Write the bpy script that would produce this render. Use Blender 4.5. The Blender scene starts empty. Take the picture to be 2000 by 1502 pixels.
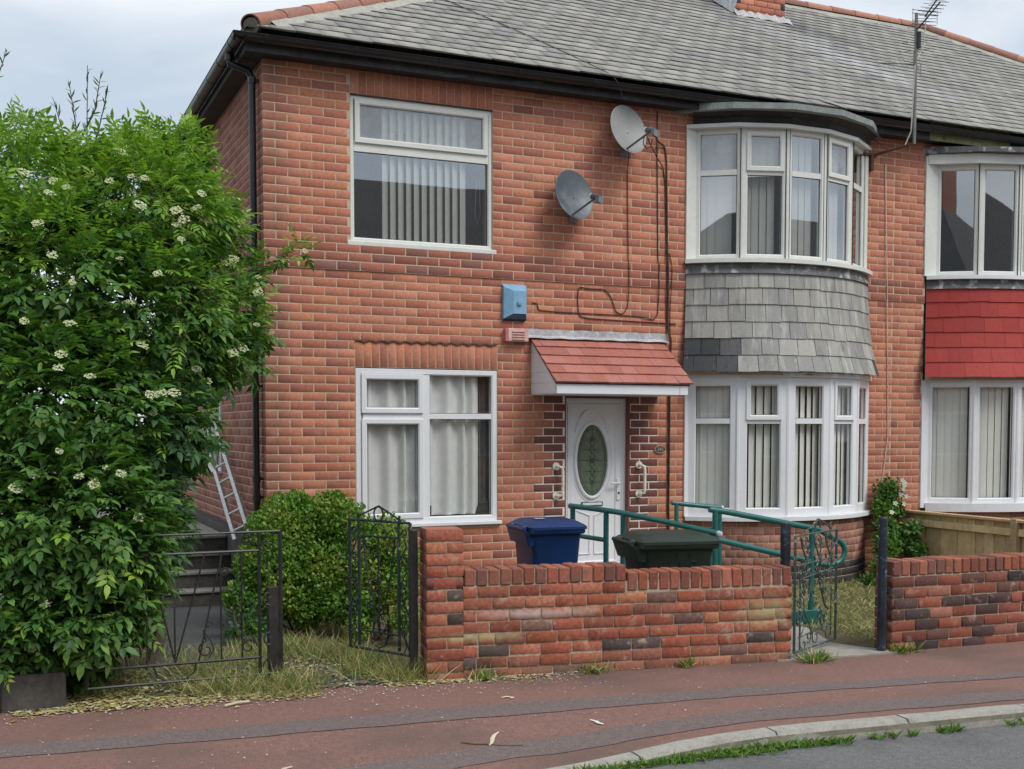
import bpy, bmesh, math, random
import numpy as np
from mathutils import Vector, Matrix
random.seed(7); rng = np.random.default_rng(7)
R = math.radians
scene = bpy.context.scene
COL = scene.collection

# ------------------------------------------------------------------ camera, sky, sun, exposure
CAM = Vector((-2.335, -11.08, 1.80))
cd = bpy.data.cameras.new('camera'); cam = bpy.data.objects.new('camera', cd); COL.objects.link(cam)
cam.location = CAM; cam.rotation_euler = (R(87.0), 0, R(-23.9))
cd.sensor_fit = 'HORIZONTAL'; cd.sensor_width = 36; cd.lens = 2258 / 2000 * 36
cd.shift_y = 0.101; cd.clip_end = 600; cd.clip_start = .05
scene.camera = cam

world = bpy.data.worlds.new('World'); scene.world = world; world.use_nodes = True
wn = world.node_tree.nodes; wl = world.node_tree.links; wn.clear()
SUN_EL, SUN_AZ = 52, 152      # azimuth clockwise from +Y; the sun stands behind and to the right of the camera
sky = wn.new('ShaderNodeTexSky'); sky.sky_type = 'NISHITA'; sky.sun_disc = False
sky.sun_elevation = R(SUN_EL); sky.sun_rotation = R(SUN_AZ)
b1 = wn.new('ShaderNodeBackground'); b1.inputs[1].default_value = .10; wl.new(sky.outputs[0], b1.inputs[0])
tc = wn.new('ShaderNodeTexCoord'); mp = wn.new('ShaderNodeMapping'); mp.inputs['Scale'].default_value = (1.0, 1.0, 2.6)
mp.inputs['Location'].default_value = (.3, 1.7, .4)
wl.new(tc.outputs['Generated'], mp.inputs[0])
cn = wn.new('ShaderNodeTexNoise'); cn.inputs['Scale'].default_value = 2.1; cn.inputs['Detail'].default_value = 6
cn.inputs['Roughness'].default_value = .5; cn.inputs['Distortion'].default_value = .3; wl.new(mp.outputs[0], cn.inputs[0])
cr = wn.new('ShaderNodeValToRGB'); wl.new(cn.outputs[0], cr.inputs[0])
e = cr.color_ramp.elements; e[0].position = .42; e[0].color = (.50, .58, .67, 1); e[1].position = .64; e[1].color = (.90, .92, .94, 1)
x_ = e.new(.53); x_.color = (.70, .75, .81, 1)
b2 = wn.new('ShaderNodeBackground'); wl.new(cr.outputs[0], b2.inputs[0]); b2.inputs[1].default_value = .76
ms = wn.new('ShaderNodeMixShader'); ms.inputs[0].default_value = .93
wo = wn.new('ShaderNodeOutputWorld'); wl.new(b1.outputs[0], ms.inputs[1]); wl.new(b2.outputs[0], ms.inputs[2]); wl.new(ms.outputs[0], wo.inputs[0])

sd = bpy.data.lights.new('sun', 'SUN'); sd.energy = 1.5; sd.angle = R(28); sd.color = (1, .96, .9)
sun = bpy.data.objects.new('sun', sd); COL.objects.link(sun)
az, el = R(SUN_AZ), R(SUN_EL)
sdir = Vector((math.sin(az) * math.cos(el), math.cos(az) * math.cos(el), math.sin(el)))
sun.rotation_euler = sdir.to_track_quat('Z', 'Y').to_euler()
vs = scene.view_settings; vs.view_transform = 'Standard'; vs.look = 'None'; vs.exposure = 0.64; vs.gamma = 1; vs.use_curve_mapping = False

# ------------------------------------------------------------------ materials
class NT:
    def __init__(s, name):
        s.m = bpy.data.materials.new(name); s.m.use_nodes = True; s.n = s.m.node_tree.nodes; s.l = s.m.node_tree.links; s.n.clear()
        s.out = s.n.new('ShaderNodeOutputMaterial'); s.pos = s.n.new('ShaderNodeNewGeometry')
    def node(s, t, **k):
        n = s.n.new(t)
        for a, b in k.items(): setattr(n, a, b)
        return n
    def put(s, a, b):
        if isinstance(a, (int, float)): b.default_value = a
        elif isinstance(a, tuple): b.default_value = (*a, 1) if len(a) == 3 else a
        else: s.l.new(a, b)
    def math(s, op, a, b=0.0, c=None):
        n = s.node('ShaderNodeMath', operation=op); s.put(a, n.inputs[0]); s.put(b, n.inputs[1])
        if c is not None: s.put(c, n.inputs[2])
        return n.outputs[0]
    def noise(s, scale, detail=4, rough=.55, vec=None, stretch=None):
        n = s.node('ShaderNodeTexNoise'); n.inputs['Scale'].default_value = scale; n.inputs['Detail'].default_value = detail; n.inputs['Roughness'].default_value = rough
        v = vec or s.pos.outputs['Position']
        if stretch:
            mpn = s.node('ShaderNodeMapping'); mpn.inputs['Scale'].default_value = stretch; s.l.new(v, mpn.inputs[0]); v = mpn.outputs[0]
        s.l.new(v, n.inputs['Vector']); return n.outputs[0]
    def ramp(s, f, stops, interp='LINEAR'):
        n = s.node('ShaderNodeValToRGB'); s.l.new(f, n.inputs[0]); cr = n.color_ramp; cr.interpolation = interp
        cr.elements[0].position = stops[0][0]; cr.elements[0].color = (*stops[0][1], 1)
        cr.elements[1].position = stops[-1][0]; cr.elements[1].color = (*stops[-1][1], 1)
        for p, c in stops[1:-1]:
            q = cr.elements.new(p); q.color = (*c, 1)
        return n.outputs[0]
    def mix(s, f, a, b, mode='MIX'):
        n = s.node('ShaderNodeMix', data_type='RGBA', blend_type=mode); s.put(f, n.inputs[0]); s.put(a, n.inputs[6]); s.put(b, n.inputs[7]); return n.outputs[2]
    def rnd(s):
        o = s.node('ShaderNodeObjectInfo')
        a = s.math('ADD', o.outputs['Random'], s.pos.outputs['Random Per Island']); return s.math('FRACT', a)
    def map(s, f, a, b, lo, hi):
        n = s.node('ShaderNodeMapRange'); s.put(f, n.inputs[0])
        for i, v in enumerate((a, b, lo, hi)): n.inputs[i + 1].default_value = v
        return n.outputs[0]

def g3(v): return (v, v, v)
def M(name, cols, rough=.8, rnd=False, var=(.85, 1.12), n=(30, .25), big=None, bump=None, metal=0, spec=.4, stain=None, trans=0, coat=0):
    """cols: one or several base colours (picked per piece when rnd); n=(scale, amount) fine mottling; big=(scale, colour, lo, hi) patches of another colour"""
    s = NT(name)
    if rnd:
        r = s.rnd()
        st = [((i) / len(cols), c) for i, c in enumerate(cols)]
        c = s.ramp(r, st + [(1.0, cols[-1])], 'CONSTANT') if len(cols) > 1 else None
        if c is None:
            c = s.node('ShaderNodeRGB'); c.outputs[0].default_value = (*cols[0], 1); c = c.outputs[0]
        r2 = s.math('FRACT', s.math('MULTIPLY', r, 37.7)); v = s.map(r2, 0, 1, *var)
        c = s.mix(1.0, c, v, 'MULTIPLY')
    else:
        nn = s.noise(n[0] * .15, 3)
        c = s.ramp(nn, [(.35, cols[0]), (.65, cols[-1])])
    if n:
        f = s.map(s.noise(n[0], 5, .65), .3, .7, 1 - n[1], 1 + n[1]); c = s.mix(1.0, c, f, 'MULTIPLY')
    for bg in ([big] if big and not isinstance(big, list) else (big or [])):
        f = s.map(s.noise(bg[0], 5, .6, stretch=bg[4] if len(bg) > 4 else None), bg[2], bg[3], 0, 1); c = s.mix(f, c, bg[1])
    p = s.node('ShaderNodeBsdfPrincipled'); s.l.new(c, p.inputs['Base Color']); p.inputs['Roughness'].default_value = rough
    p.inputs['Metallic'].default_value = metal; p.inputs['Specular IOR Level'].default_value = spec; p.inputs['Coat Weight'].default_value = coat
    if bump:
        b = s.node('ShaderNodeBump'); b.inputs['Strength'].default_value = bump[1]; b.inputs['Distance'].default_value = bump[2] if len(bump) > 2 else .01
        s.l.new(s.noise(bump[0], 5, .6), b.inputs['Height']); s.l.new(b.outputs[0], p.inputs['Normal'])
    if trans:
        t = s.node('ShaderNodeBsdfTranslucent'); s.l.new(s.mix(1.0, c, (1.3, 1.5, .6), 'MULTIPLY'), t.inputs[0])
        m2 = s.node('ShaderNodeMixShader'); m2.inputs[0].default_value = trans; s.l.new(p.outputs[0], m2.inputs[1]); s.l.new(t.outputs[0], m2.inputs[2]); s.l.new(m2.outputs[0], s.out.inputs[0])
    else: s.l.new(p.outputs[0], s.out.inputs[0])
    return s.m

def glass_mat(name, refl, tint, wob=.0, haze=0):
    s = NT(name); t = s.node('ShaderNodeBsdfTransparent'); t.inputs[0].default_value = (*tint, 1)
    g = s.node('ShaderNodeBsdfGlossy'); g.inputs['Roughness'].default_value = .012
    b = s.node('ShaderNodeBump'); b.inputs['Strength'].default_value = .12; b.inputs['Distance'].default_value = wob
    s.l.new(s.noise(1.6, 1), b.inputs['Height']); s.l.new(b.outputs[0], g.inputs['Normal'])
    dt = s.node('ShaderNodeVectorMath', operation='DOT_PRODUCT'); s.l.new(s.pos.outputs['Normal'], dt.inputs[0]); s.l.new(s.pos.outputs['Incoming'], dt.inputs[1])
    f = s.math('POWER', s.math('SUBTRACT', 1.0, s.math('ABSOLUTE', dt.outputs['Value'])), 5.0)
    k = s.math('ADD', s.math('MULTIPLY', f, .9 - refl), refl + .07)
    m = s.node('ShaderNodeMixShader'); s.l.new(k, m.inputs[0]); s.l.new(t.outputs[0], m.inputs[1]); s.l.new(g.outputs[0], m.inputs[2])
    if haze:
        h = s.node('ShaderNodeBsdfTranslucent'); h.inputs[0].default_value = (.75, .80, .82, 1); h2 = s.node('ShaderNodeBsdfDiffuse'); h2.inputs[0].default_value = (.62, .67, .70, 1); hm = s.node('ShaderNodeMixShader'); s.l.new(h.outputs[0], hm.inputs[1]); s.l.new(h2.outputs[0], hm.inputs[2]); hm.inputs[0].default_value = .6
        m3 = s.node('ShaderNodeMixShader'); m3.inputs[0].default_value = 1.0; s.l.new(s.map(s.noise(9, 4), .35, .65, haze * .7, haze * 1.3), m3.inputs[0]); s.l.new(m.outputs[0], m3.inputs[1]); s.l.new(hm.outputs[0], m3.inputs[2]); m = m3
    s.l.new(m.outputs[0], s.out.inputs[0])
    return s.m

BR = [(.53, .212, .138), (.50, .192, .125), (.56, .232, .150), (.47, .178, .116), (.52, .22, .148), (.55, .222, .134), (.51, .202, .136), (.45, .172, .122), (.56, .242, .162), (.515, .208, .13), (.42, .165, .122)]
m_brick = M('red_brick', BR, .92, True, (.88, 1.08), (32, .2), [(1.1, (.30, .135, .10), .55, .85), (5, (.60, .34, .25), .62, .85), (2.2, (.20, .11, .085), .60, .85, (1.6, 1.6, .35))], (90, .4, .002), spec=.15)
m_brickdk = M('brown_red_brick', [(.34, .125, .09), (.38, .14, .10), (.30, .115, .085), (.41, .155, .11), (.26, .12, .10)], .85, True, (.8, 1.12), (55, .2), None, (90, .5, .004), spec=.25)
m_brickpur = M('painted_dark_brick', [(.19, .072, .055), (.23, .08, .06), (.16, .068, .055)], .7, True, (.85, 1.1), (55, .2), None, (90, .4, .004), spec=.3)
m_brickgrey = M('black_plinth_brick', [(.055, .05, .052), (.085, .072, .07), (.04, .038, .042)], .8, True, (.8, 1.2), (55, .25), None, (90, .4, .004), spec=.3)
m_brickbay = M('plinth_brick', [(.36, .17, .12), (.31, .145, .105), (.39, .19, .135), (.28, .14, .11), (.41, .21, .16)], .9, True, (.85, 1.12), (55, .2), (3, (.4, .3, .24), .6, .85), (90, .4, .004), spec=.2)
m_brickside = M('shade_toned_side_brick', [(.34, .15, .11), (.30, .13, .10), (.36, .17, .13), (.27, .12, .095)], .95, True, (.88, 1.1), (55, .2), (1.5, (.3, .2, .17), .5, .8), (90, .4, .004), spec=.15)  # darker than the front brick: the side's shade is mixed into the colour
WB = [(0.388, 0.127, 0.079), (0.349, 0.113, 0.075), (0.417, 0.141, 0.088), (0.33, 0.111, 0.075), (0.485, 0.198, 0.113), (0.388, 0.147, 0.096), (0.33, 0.124, 0.085), (0.213, 0.124, 0.102), (0.407, 0.13, 0.077), (0.281, 0.119, 0.088), (0.359, 0.113, 0.075), (0.388, 0.136, 0.085), (0.116, 0.09, 0.085), (0.349, 0.119, 0.079), (0.427, 0.169, 0.107)]
m_wbrick = M('old_wall_brick', WB, .92, True, (.74, 1.16), (40, .32), [(11, (.50, .38, .28), .58, .76), (2.2, (.42, .40, .22), .66, .82), (5, (.13, .08, .06), .60, .85), (23, (.16, .09, .07), .62, .75)], (110, .8, .002), spec=.12)
m_wcop = M('coping_brick', [(.30, .12, .085), (.36, .12, .075), (.22, .10, .08), (.28, .10, .07), (.40, .15, .10), (.20, .085, .07)], .92, True, (.8, 1.15), (60, .3), [(9, (.17, .12, .09), .55, .78), (20, (.5, .38, .28), .64, .78)], (70, .9, .004), spec=.15)
m_wb2 = M('weathered_wall_brick', [(.30, .10, .07), (.22, .085, .065), (.36, .12, .075), (.15, .075, .065), (.08, .062, .062), (.34, .15, .11), (.26, .09, .065), (.11, .07, .065)], .9, True, (.8, 1.15), (60, .3), [(9, (.46, .33, .26), .58, .76)], (70, .9, .004), spec=.15)
m_mortar = M('mortar', [(.55, .43, .31), (.60, .48, .36)], .95, n=(60, .2), big=(2.0, (.36, .27, .2), .55, .8), bump=(120, .5, .004), spec=.1)
m_mortarw = M('wall_mortar', [(.42, .35, .25), (.52, .45, .34)], .95, n=(40, .3), big=[(6, (.15, .11, .08), .5, .75), (3, (.50, .48, .42), .6, .75)], bump=(80, .8, .01), spec=.1)
m_mortarwhite = M('white_pointing', [(.70, .66, .60), (.80, .77, .72)], .8, n=(60, .15), bump=(100, .3, .003))
m_slateshade = M('slate_edge_shade', [(.05, .05, .048), (.07, .068, .065)], .9)  # dark lip colour paints in the shadow line below each slate row
m_slate = M('roof_slate', [(.35, .34, .315), (.32, .312, .29), (.37, .358, .33), (.33, .32, .295), (.355, .348, .325), (.30, .298, .285)], .75, True, (.9, 1.1), (45, .18), [(1.6, (.19, .19, .188), .54, .85), (7, (.40, .395, .36), .6, .85)], (40, .5, .004), spec=.3)
def add_spot(m, c, sx, sy, ang, col, strength, nz=3.0, sz=50):
    nt = m.node_tree; p = next(n for n in nt.nodes if n.type == 'BSDF_PRINCIPLED'); src = p.inputs['Base Color'].links[0].from_socket; g = nt.nodes.new('ShaderNodeNewGeometry')
    mpn = nt.nodes.new('ShaderNodeMapping'); mpn.vector_type = 'TEXTURE'; mpn.inputs['Location'].default_value = c; mpn.inputs['Rotation'].default_value = (0, 0, R(ang)); mpn.inputs['Scale'].default_value = (sx, sy, sz); nt.links.new(g.outputs['Position'], mpn.inputs[0])
    ln = nt.nodes.new('ShaderNodeVectorMath'); ln.operation = 'LENGTH'; nt.links.new(mpn.outputs[0], ln.inputs[0]); no = nt.nodes.new('ShaderNodeTexNoise'); no.inputs['Scale'].default_value = nz; no.inputs['Detail'].default_value = 6; nt.links.new(g.outputs['Position'], no.inputs['Vector'])
    a = nt.nodes.new('ShaderNodeMath'); a.operation = 'MULTIPLY_ADD'; nt.links.new(no.outputs[0], a.inputs[0]); a.inputs[1].default_value = 1.5; nt.links.new(ln.outputs['Value'], a.inputs[2])
    mr = nt.nodes.new('ShaderNodeMapRange'); nt.links.new(a.outputs[0], mr.inputs[0]); mr.inputs[1].default_value = 1.7; mr.inputs[2].default_value = .75; mr.inputs[3].default_value = 0; mr.inputs[4].default_value = strength
    mx = nt.nodes.new('ShaderNodeMix'); mx.data_type = 'RGBA'; nt.links.new(mr.outputs[0], mx.inputs[0]); nt.links.new(src, mx.inputs[6]); mx.inputs[7].default_value = (*col, 1); nt.links.new(mx.outputs[2], p.inputs['Base Color'])
add_spot(m_slate, (8.35, 1.75, 7.0), 1.9, .55, -52, (.50, .51, .52), .75)
add_spot(m_slate, (8.6, 2.95, 7.6), 1.1, .45, -30, (.13, .135, .145), .85)
add_spot(m_slate, (7.2, 3.35, 7.8), .5, .7, 20, (.16, .165, .175), .7)
add_spot(m_wbrick, (3.02, -3.82, .40), .30, 9, 0, (.40, .38, .20), .8, 14, .17)
add_spot(m_wbrick, (1.22, -3.5, .45), .55, 9, 0, (.55, .53, .50), .75, 16, .045)
add_spot(m_wbrick, (.75, -3.5, .30), .45, 9, 0, (.42, .42, .22), .7, 16, .05)
add_spot(m_wbrick, (.85, -3.5, .08), .22, 9, 0, (.10, .07, .05), .75, 10, .2)
add_spot(m_wbrick, (1.9, -3.6, .02), 2.0, 9, 0, (.22, .15, .11), .5, 9, .09)
add_spot(m_brick, (.1, 0, 1.2), .22, .5, 0, (.17, .11, .09), .55, 5)
m_slateskirt = M('hung_slate', [(.34, .338, .318), (.30, .30, .29), (.37, .365, .34), (.31, .312, .30), (.38, .372, .34)], .7, True, (.85, 1.08), (60, .14), [(4, (.56, .56, .51), .50, .80, (4, 4, .35)), (3.5, (.14, .145, .145), .55, .82, (3, 3, .5))], (30, .5, .005), spec=.35)
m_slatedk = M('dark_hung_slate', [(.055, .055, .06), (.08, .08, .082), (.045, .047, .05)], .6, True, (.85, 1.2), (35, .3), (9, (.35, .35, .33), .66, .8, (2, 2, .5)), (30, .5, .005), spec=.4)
m_redskirt = M('red_painted_tile', [(.36, .042, .036), (.39, .048, .040)], .65, True, (.95, 1.05), (20, .10), (4, (.32, .04, .035), .6, .85), (30, .4, .004), spec=.35)
m_hip = M('terracotta_ridge', [(.38, .175, .12), (.33, .155, .11), (.43, .21, .145), (.30, .15, .115)], .85, True, (.88, 1.1), (30, .2), (5, (.25, .2, .16), .6, .85), (60, .5, .005))
m_cement = M('cement_fillet', [(.36, .35, .31), (.44, .43, .38)], .95, n=(40, .2), big=(4, (.2, .2, .18), .6, .85), bump=(60, .6, .01))
m_tilered = M('canopy_tile', [(.40, .145, .11), (.44, .165, .125), (.37, .14, .11), (.42, .17, .14)], .6, True, (.92, 1.08), (25, .12), (5, (.17, .08, .065), .6, .9, (2, 2, .8)), (60, .3, .003))
m_white = M('white_upvc', [(.76, .78, .81), (.80, .81, .83)], .35, n=(20, .03), spec=.5)
m_cream = M('aged_white_frame', [(.68, .70, .66), (.72, .73, .69)], .4, n=(20, .05), big=(6, (.50, .49, .40), .66, .9), spec=.45)
m_gasket = M('dark_gasket', [(.05, .052, .05), (.07, .07, .065)], .6)
m_grime = M('joint_grime', [(.19, .18, .14), (.28, .26, .2)], .9)
m_black = M('black_gloss_paint', [(.012, .013, .014), (.02, .02, .021)], .28, n=(20, .3), spec=.5)
m_blackmat = M('black_matt_board', [(.02, .02, .021), (.035, .035, .035)], .6, n=(20, .4), big=(6, (.12, .13, .14), .6, .85, (.5, 1, 4)))
m_fascia = M('flaking_fascia', [(.02, .02, .022), (.05, .05, .05)], .5, n=(20, .4), big=(5, (.20, .22, .24), .6, .8, (.4, 1, 3)))
m_greenfascia = M('green_algae_fascia', [(.22, .24, .10), (.30, .31, .16)], .8, n=(20, .3), big=(8, (.06, .06, .05), .6, .75))
m_lead = M('lead_sheet', [(.09, .095, .10), (.13, .135, .14)], .6, n=(20, .3), big=[(9, (.50, .50, .47), .54, .68), (4, (.04, .04, .045), .55, .8)], bump=(12, .5, .01))
m_leadroof = M('grey_felt_edge', [(.20, .235, .225), (.27, .30, .285)], .8, n=(60, .3), big=(10, (.30, .32, .28), .6, .8), bump=(80, .5, .004))
m_flash = M('silver_flashing', [(.42, .42, .44), (.55, .55, .57)], .5, n=(30, .2), big=(9, (.25, .25, .27), .6, .75), bump=(25, .8, .01), metal=.2)
m_glass = glass_mat('window_glass', .02, (.97, .98, .98), .002)
m_glassup = glass_mat('old_window_glass', .38, (.93, .95, .95), .004)
m_glasshaze = glass_mat('hazy_top_glass', .24, (.93, .95, .95), .004, .45)
m_glassobs = M('obscured_door_glass', [(.12, .155, .105), (.16, .20, .14)], .25, n=(90, .35), bump=(70, .6, .003), spec=.7)
m_frost = M('frosted_film', [(.50, .55, .58), (.58, .62, .64)], .35, n=(60, .12), spec=.5)
m_blind = M('blind_fabric', [(.84, .84, .80), (.88, .88, .84)], .8, n=(60, .05), trans=.12)
m_net = M('net_curtain', [(.80, .80, .80), (.86, .86, .86)], .9, n=(80, .06), trans=.2)
m_curt = M('dark_check_curtain', [(.22, .19, .19), (.32, .29, .28)], .9, n=(14, .3))
m_room = M('room_wall', [(.60, .58, .54), (.65, .63, .59)], .95)
m_dish1 = M('light_dish_paint', [(.25, .26, .255), (.29, .30, .29)], .5, n=(15, .08), big=(6, (.3, .31, .29), .6, .85))
m_dish2 = M('dark_dish_paint', [(.075, .095, .115), (.10, .12, .135)], .45, n=(15, .08), big=(5, (.2, .23, .25), .5, .8))
m_lnb = M('lnb_plastic', [(.10, .125, .14), (.13, .15, .16)], .5)
m_cable = M('brown_cable', [(.04, .022, .014), (.06, .03, .02)], .6)
m_cablew = M('white_cable', [(.55, .52, .45), (.65, .62, .55)], .6)
m_blue = M('faded_blue_plastic', [(.20, .40, .58), (.26, .46, .62)], .55, n=(15, .12), big=(9, (.42, .56, .66), .62, .85))
m_blueunder = M('dark_blue_plastic', [(.05, .12, .18), (.06, .14, .2)], .5)
m_pink = M('faded_pink_plastic', [(.62, .36, .34), (.70, .44, .40)], .6, n=(20, .1), big=(8, (.72, .58, .50), .5, .7))
m_pinkred = M('pink_red_plastic', [(.52, .14, .17), (.58, .18, .20)], .6)
m_rail = M('cream_grab_rail', [(.74, .72, .62), (.78, .76, .67)], .4)
m_teal = M('teal_gloss_paint', [(.018, .125, .115), (.025, .155, .14)], .32, n=(25, .12), big=(14, (.09, .22, .2), .68, .85), spec=.5)
m_binblue = M('blue_bin_plastic', [(.007, .030, .115), (.010, .040, .14)], .42, n=(10, .15), big=(5, (.03, .07, .15), .62, .9), spec=.45)
m_bingreen = M('green_bin_plastic', [(.018, .030, .022), (.026, .042, .032)], .5, n=(10, .2), big=(4, (.06, .075, .06), .58, .85), spec=.4)
m_sticker = M('yellow_sticker', [(.55, .58, .28), (.62, .64, .36)], .6, n=(90, .2))
m_paperlabel = M('pale_sticker', [(.5, .53, .58), (.6, .62, .66)], .6)
m_scrib = M('black_marker', [(.006, .007, .007), (.01, .01, .01)], .5)
m_iron = M('black_iron', [(.018, .018, .018), (.03, .029, .027)], .45, n=(30, .4), big=(22, (.12, .09, .06), .68, .8), spec=.5)
m_irongreen = M('flaking_dark_green_iron', [(.02, .035, .034), (.03, .05, .048)], .5, n=(30, .4), big=[(26, (.36, .38, .35), .60, .70), (18, (.11, .06, .03), .64, .74)])
m_ironflake = M('pale_flaking_iron', [(.04, .07, .062), (.07, .10, .09)], .5, n=(30, .4), big=[(24, (.42, .44, .41), .57, .67), (18, (.12, .07, .04), .62, .72)])
m_bluepost = M('flaking_blue_post', [(.015, .02, .03), (.03, .04, .055)], .5, n=(30, .3), big=[(16, (.10, .22, .36), .58, .66), (28, (.5, .52, .5), .66, .72)])
m_wood = M('fence_wood', [(.60, .43, .23), (.54, .385, .205), (.64, .47, .26), (.50, .36, .20)], .8, True, (.88, 1.1), (8, .25), (30, (.25, .15, .07), .6, .85, (1, 1, .08)), (50, .4, .004))
m_step = M('dark_step_stone', [(.06, .055, .052), (.09, .083, .077)], .9, n=(20, .35), big=(8, (.16, .15, .13), .62, .8), bump=(30, .6, .01))
m_nose = M('worn_step_edge', [(.22, .21, .2), (.27, .26, .25)], .9, n=(30, .2))
m_alu = M('aluminium', [(.48, .48, .47), (.58, .58, .57)], .4, metal=.6, n=(30, .15))
m_galv = M('galvanised_steel', [(.17, .17, .165), (.24, .235, .225)], .5, metal=.5, n=(30, .2), big=(10, (.2, .12, .08), .7, .85))
m_rust = M('rusty_bracket', [(.09, .05, .035), (.13, .07, .045)], .8, n=(40, .3))
m_plaque = M('bronze_plaque', [(.07, .075, .06), (.10, .10, .08)], .5)
m_brass = M('plaque_gold', [(.50, .44, .32), (.55, .5, .38)], .4, metal=.3)
m_bark = M('bark', [(.09, .07, .05), (.14, .11, .085)], .9, n=(40, .3), bump=(40, .8, .01))
def leaf(name, cols, rough=.5, trans=.28, var=(.65, 1.25), spec=.35): return M(name, cols, rough, True, var, (25, .15), None, None, trans=trans, spec=spec)
m_leaf = leaf('elder_leaf', [(.082, .19, .040), (.105, .23, .046), (.066, .16, .040), (.13, .26, .05), (.075, .175, .052), (.092, .20, .060), (.15, .27, .052)])
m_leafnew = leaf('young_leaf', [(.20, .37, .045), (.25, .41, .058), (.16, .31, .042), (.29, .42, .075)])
m_leafdk = leaf('dark_leaf', [(.052, .13, .048), (.07, .155, .06), (.085, .175, .08)])  # darker, bluer green for the lower right crown, saplings and shoots
m_umbel = M('cream_flower', [(.56, .57, .36), (.64, .64, .46), (.44, .50, .26)], .8, True, (.9, 1.1), None, trans=.2)
m_priv = leaf('privet_leaf', [(.11, .25, .03), (.14, .29, .035), (.085, .20, .028), (.18, .32, .045)])
m_privy = leaf('yellow_privet_leaf', [(.19, .30, .035), (.24, .34, .045), (.12, .23, .03), (.28, .37, .06)])
m_climb = leaf('climber_leaf', [(.07, .17, .03), (.10, .21, .04), (.05, .13, .03)])
m_wflower = M('white_petal', [(.78, .78, .74), (.74, .72, .72)], .7, True, trans=.2)
m_grass = leaf('green_grass', [(.10, .17, .03), (.14, .22, .045), (.20, .25, .07)], .7, .25)
m_straw = leaf('dry_grass', [(.46, .40, .19), (.54, .48, .26), (.36, .35, .14), (.30, .32, .10)], .8, .2, (.75, 1.2))
m_weed = leaf('weed_leaf', [(.09, .20, .025), (.13, .26, .035), (.16, .27, .05)], .6, .25)
m_litter = M('dead_leaf', [(.42, .36, .12), (.34, .26, .08), (.46, .42, .22), (.22, .15, .07), (.50, .48, .28)], .9, True, (.8, 1.2), None)
m_petal = M('fallen_petal', [(.66, .62, .50), (.58, .52, .38), (.70, .68, .60)], .9, True, (.85, 1.1), None)
m_twig = M('dry_twig', [(.10, .075, .055), (.14, .11, .08)], .9)
m_redtar = M('red_tarmac', [(.205, .118, .10), (.25, .142, .12)], .9, n=(170, .75), big=[(.7, (.135, .095, .082), .48, .72), (350, (.33, .21, .18), .68, .74)], bump=(300, .7, .004), spec=.25)
m_greytar = M('patch_tarmac', [(.155, .12, .115), (.185, .145, .14)], .9, n=(170, .7), big=[(350, (.24, .21, .2), .69, .75)], bump=(300, .7, .004), spec=.25)
m_road = M('road_asphalt', [(.14, .145, .143), (.18, .18, .177)], .9, n=(150, .75), big=[(300, (.26, .26, .25), .66, .73), (1.2, (.085, .085, .085), .5, .8)], bump=(260, .8, .005), spec=.25)
m_drive = M('dark_path_tarmac', [(.055, .058, .06), (.08, .082, .083)], .9, n=(200, .5), big=(5, (.14, .13, .11), .6, .85), bump=(200, .7, .004))
m_conc = M('path_concrete', [(.30, .28, .25), (.36, .34, .30)], .95, n=(80, .25), big=(4, (.19, .18, .16), .52, .8), bump=(100, .5, .005))
m_kerb = M('kerb_concrete', [(.31, .30, .265), (.37, .355, .315)], .95, n=(90, .25), big=[(5, (.19, .18, .15), .55, .8)], bump=(90, .5, .005))
m_soil = M('garden_soil', [(.10, .08, .05), (.15, .12, .075)], .95, n=(60, .4), big=(4, (.14, .16, .06), .5, .75), bump=(40, .9, .03))
m_grnd = M('far_ground', [(.11, .11, .10), (.13, .13, .12)], .95, n=(2, .2))
m_oppwall = M('opposite_brick', [(.30, .14, .10), (.36, .17, .12)], .9, n=(10, .2))
m_opproof = M('opposite_slate', [(.045, .05, .058), (.06, .065, .072)], .8, n=(8, .3), big=(3, (.03, .033, .04), .5, .7, (1, 1, 12)))
m_oppwin = M('opposite_window', [(.10, .12, .14), (.16, .18, .2)], .15)

# ------------------------------------------------------------------ mesh helpers
WL = {}
def wloc(o): return WL[o.name] if o is not None else Vector((0, 0, 0))
def props(o, label=None, cat=None, group=None, kind=None):
    if label: o['label'] = label
    if cat: o['category'] = cat
    if group: o['group'] = group
    if kind: o['kind'] = kind
    return o
def empty(name, loc, label, cat, group=None):
    o = bpy.data.objects.new(name, None); COL.objects.link(o); o.location = loc; o.empty_display_size = .1
    WL[o.name] = Vector(loc); return props(o, label, cat, group)

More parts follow.
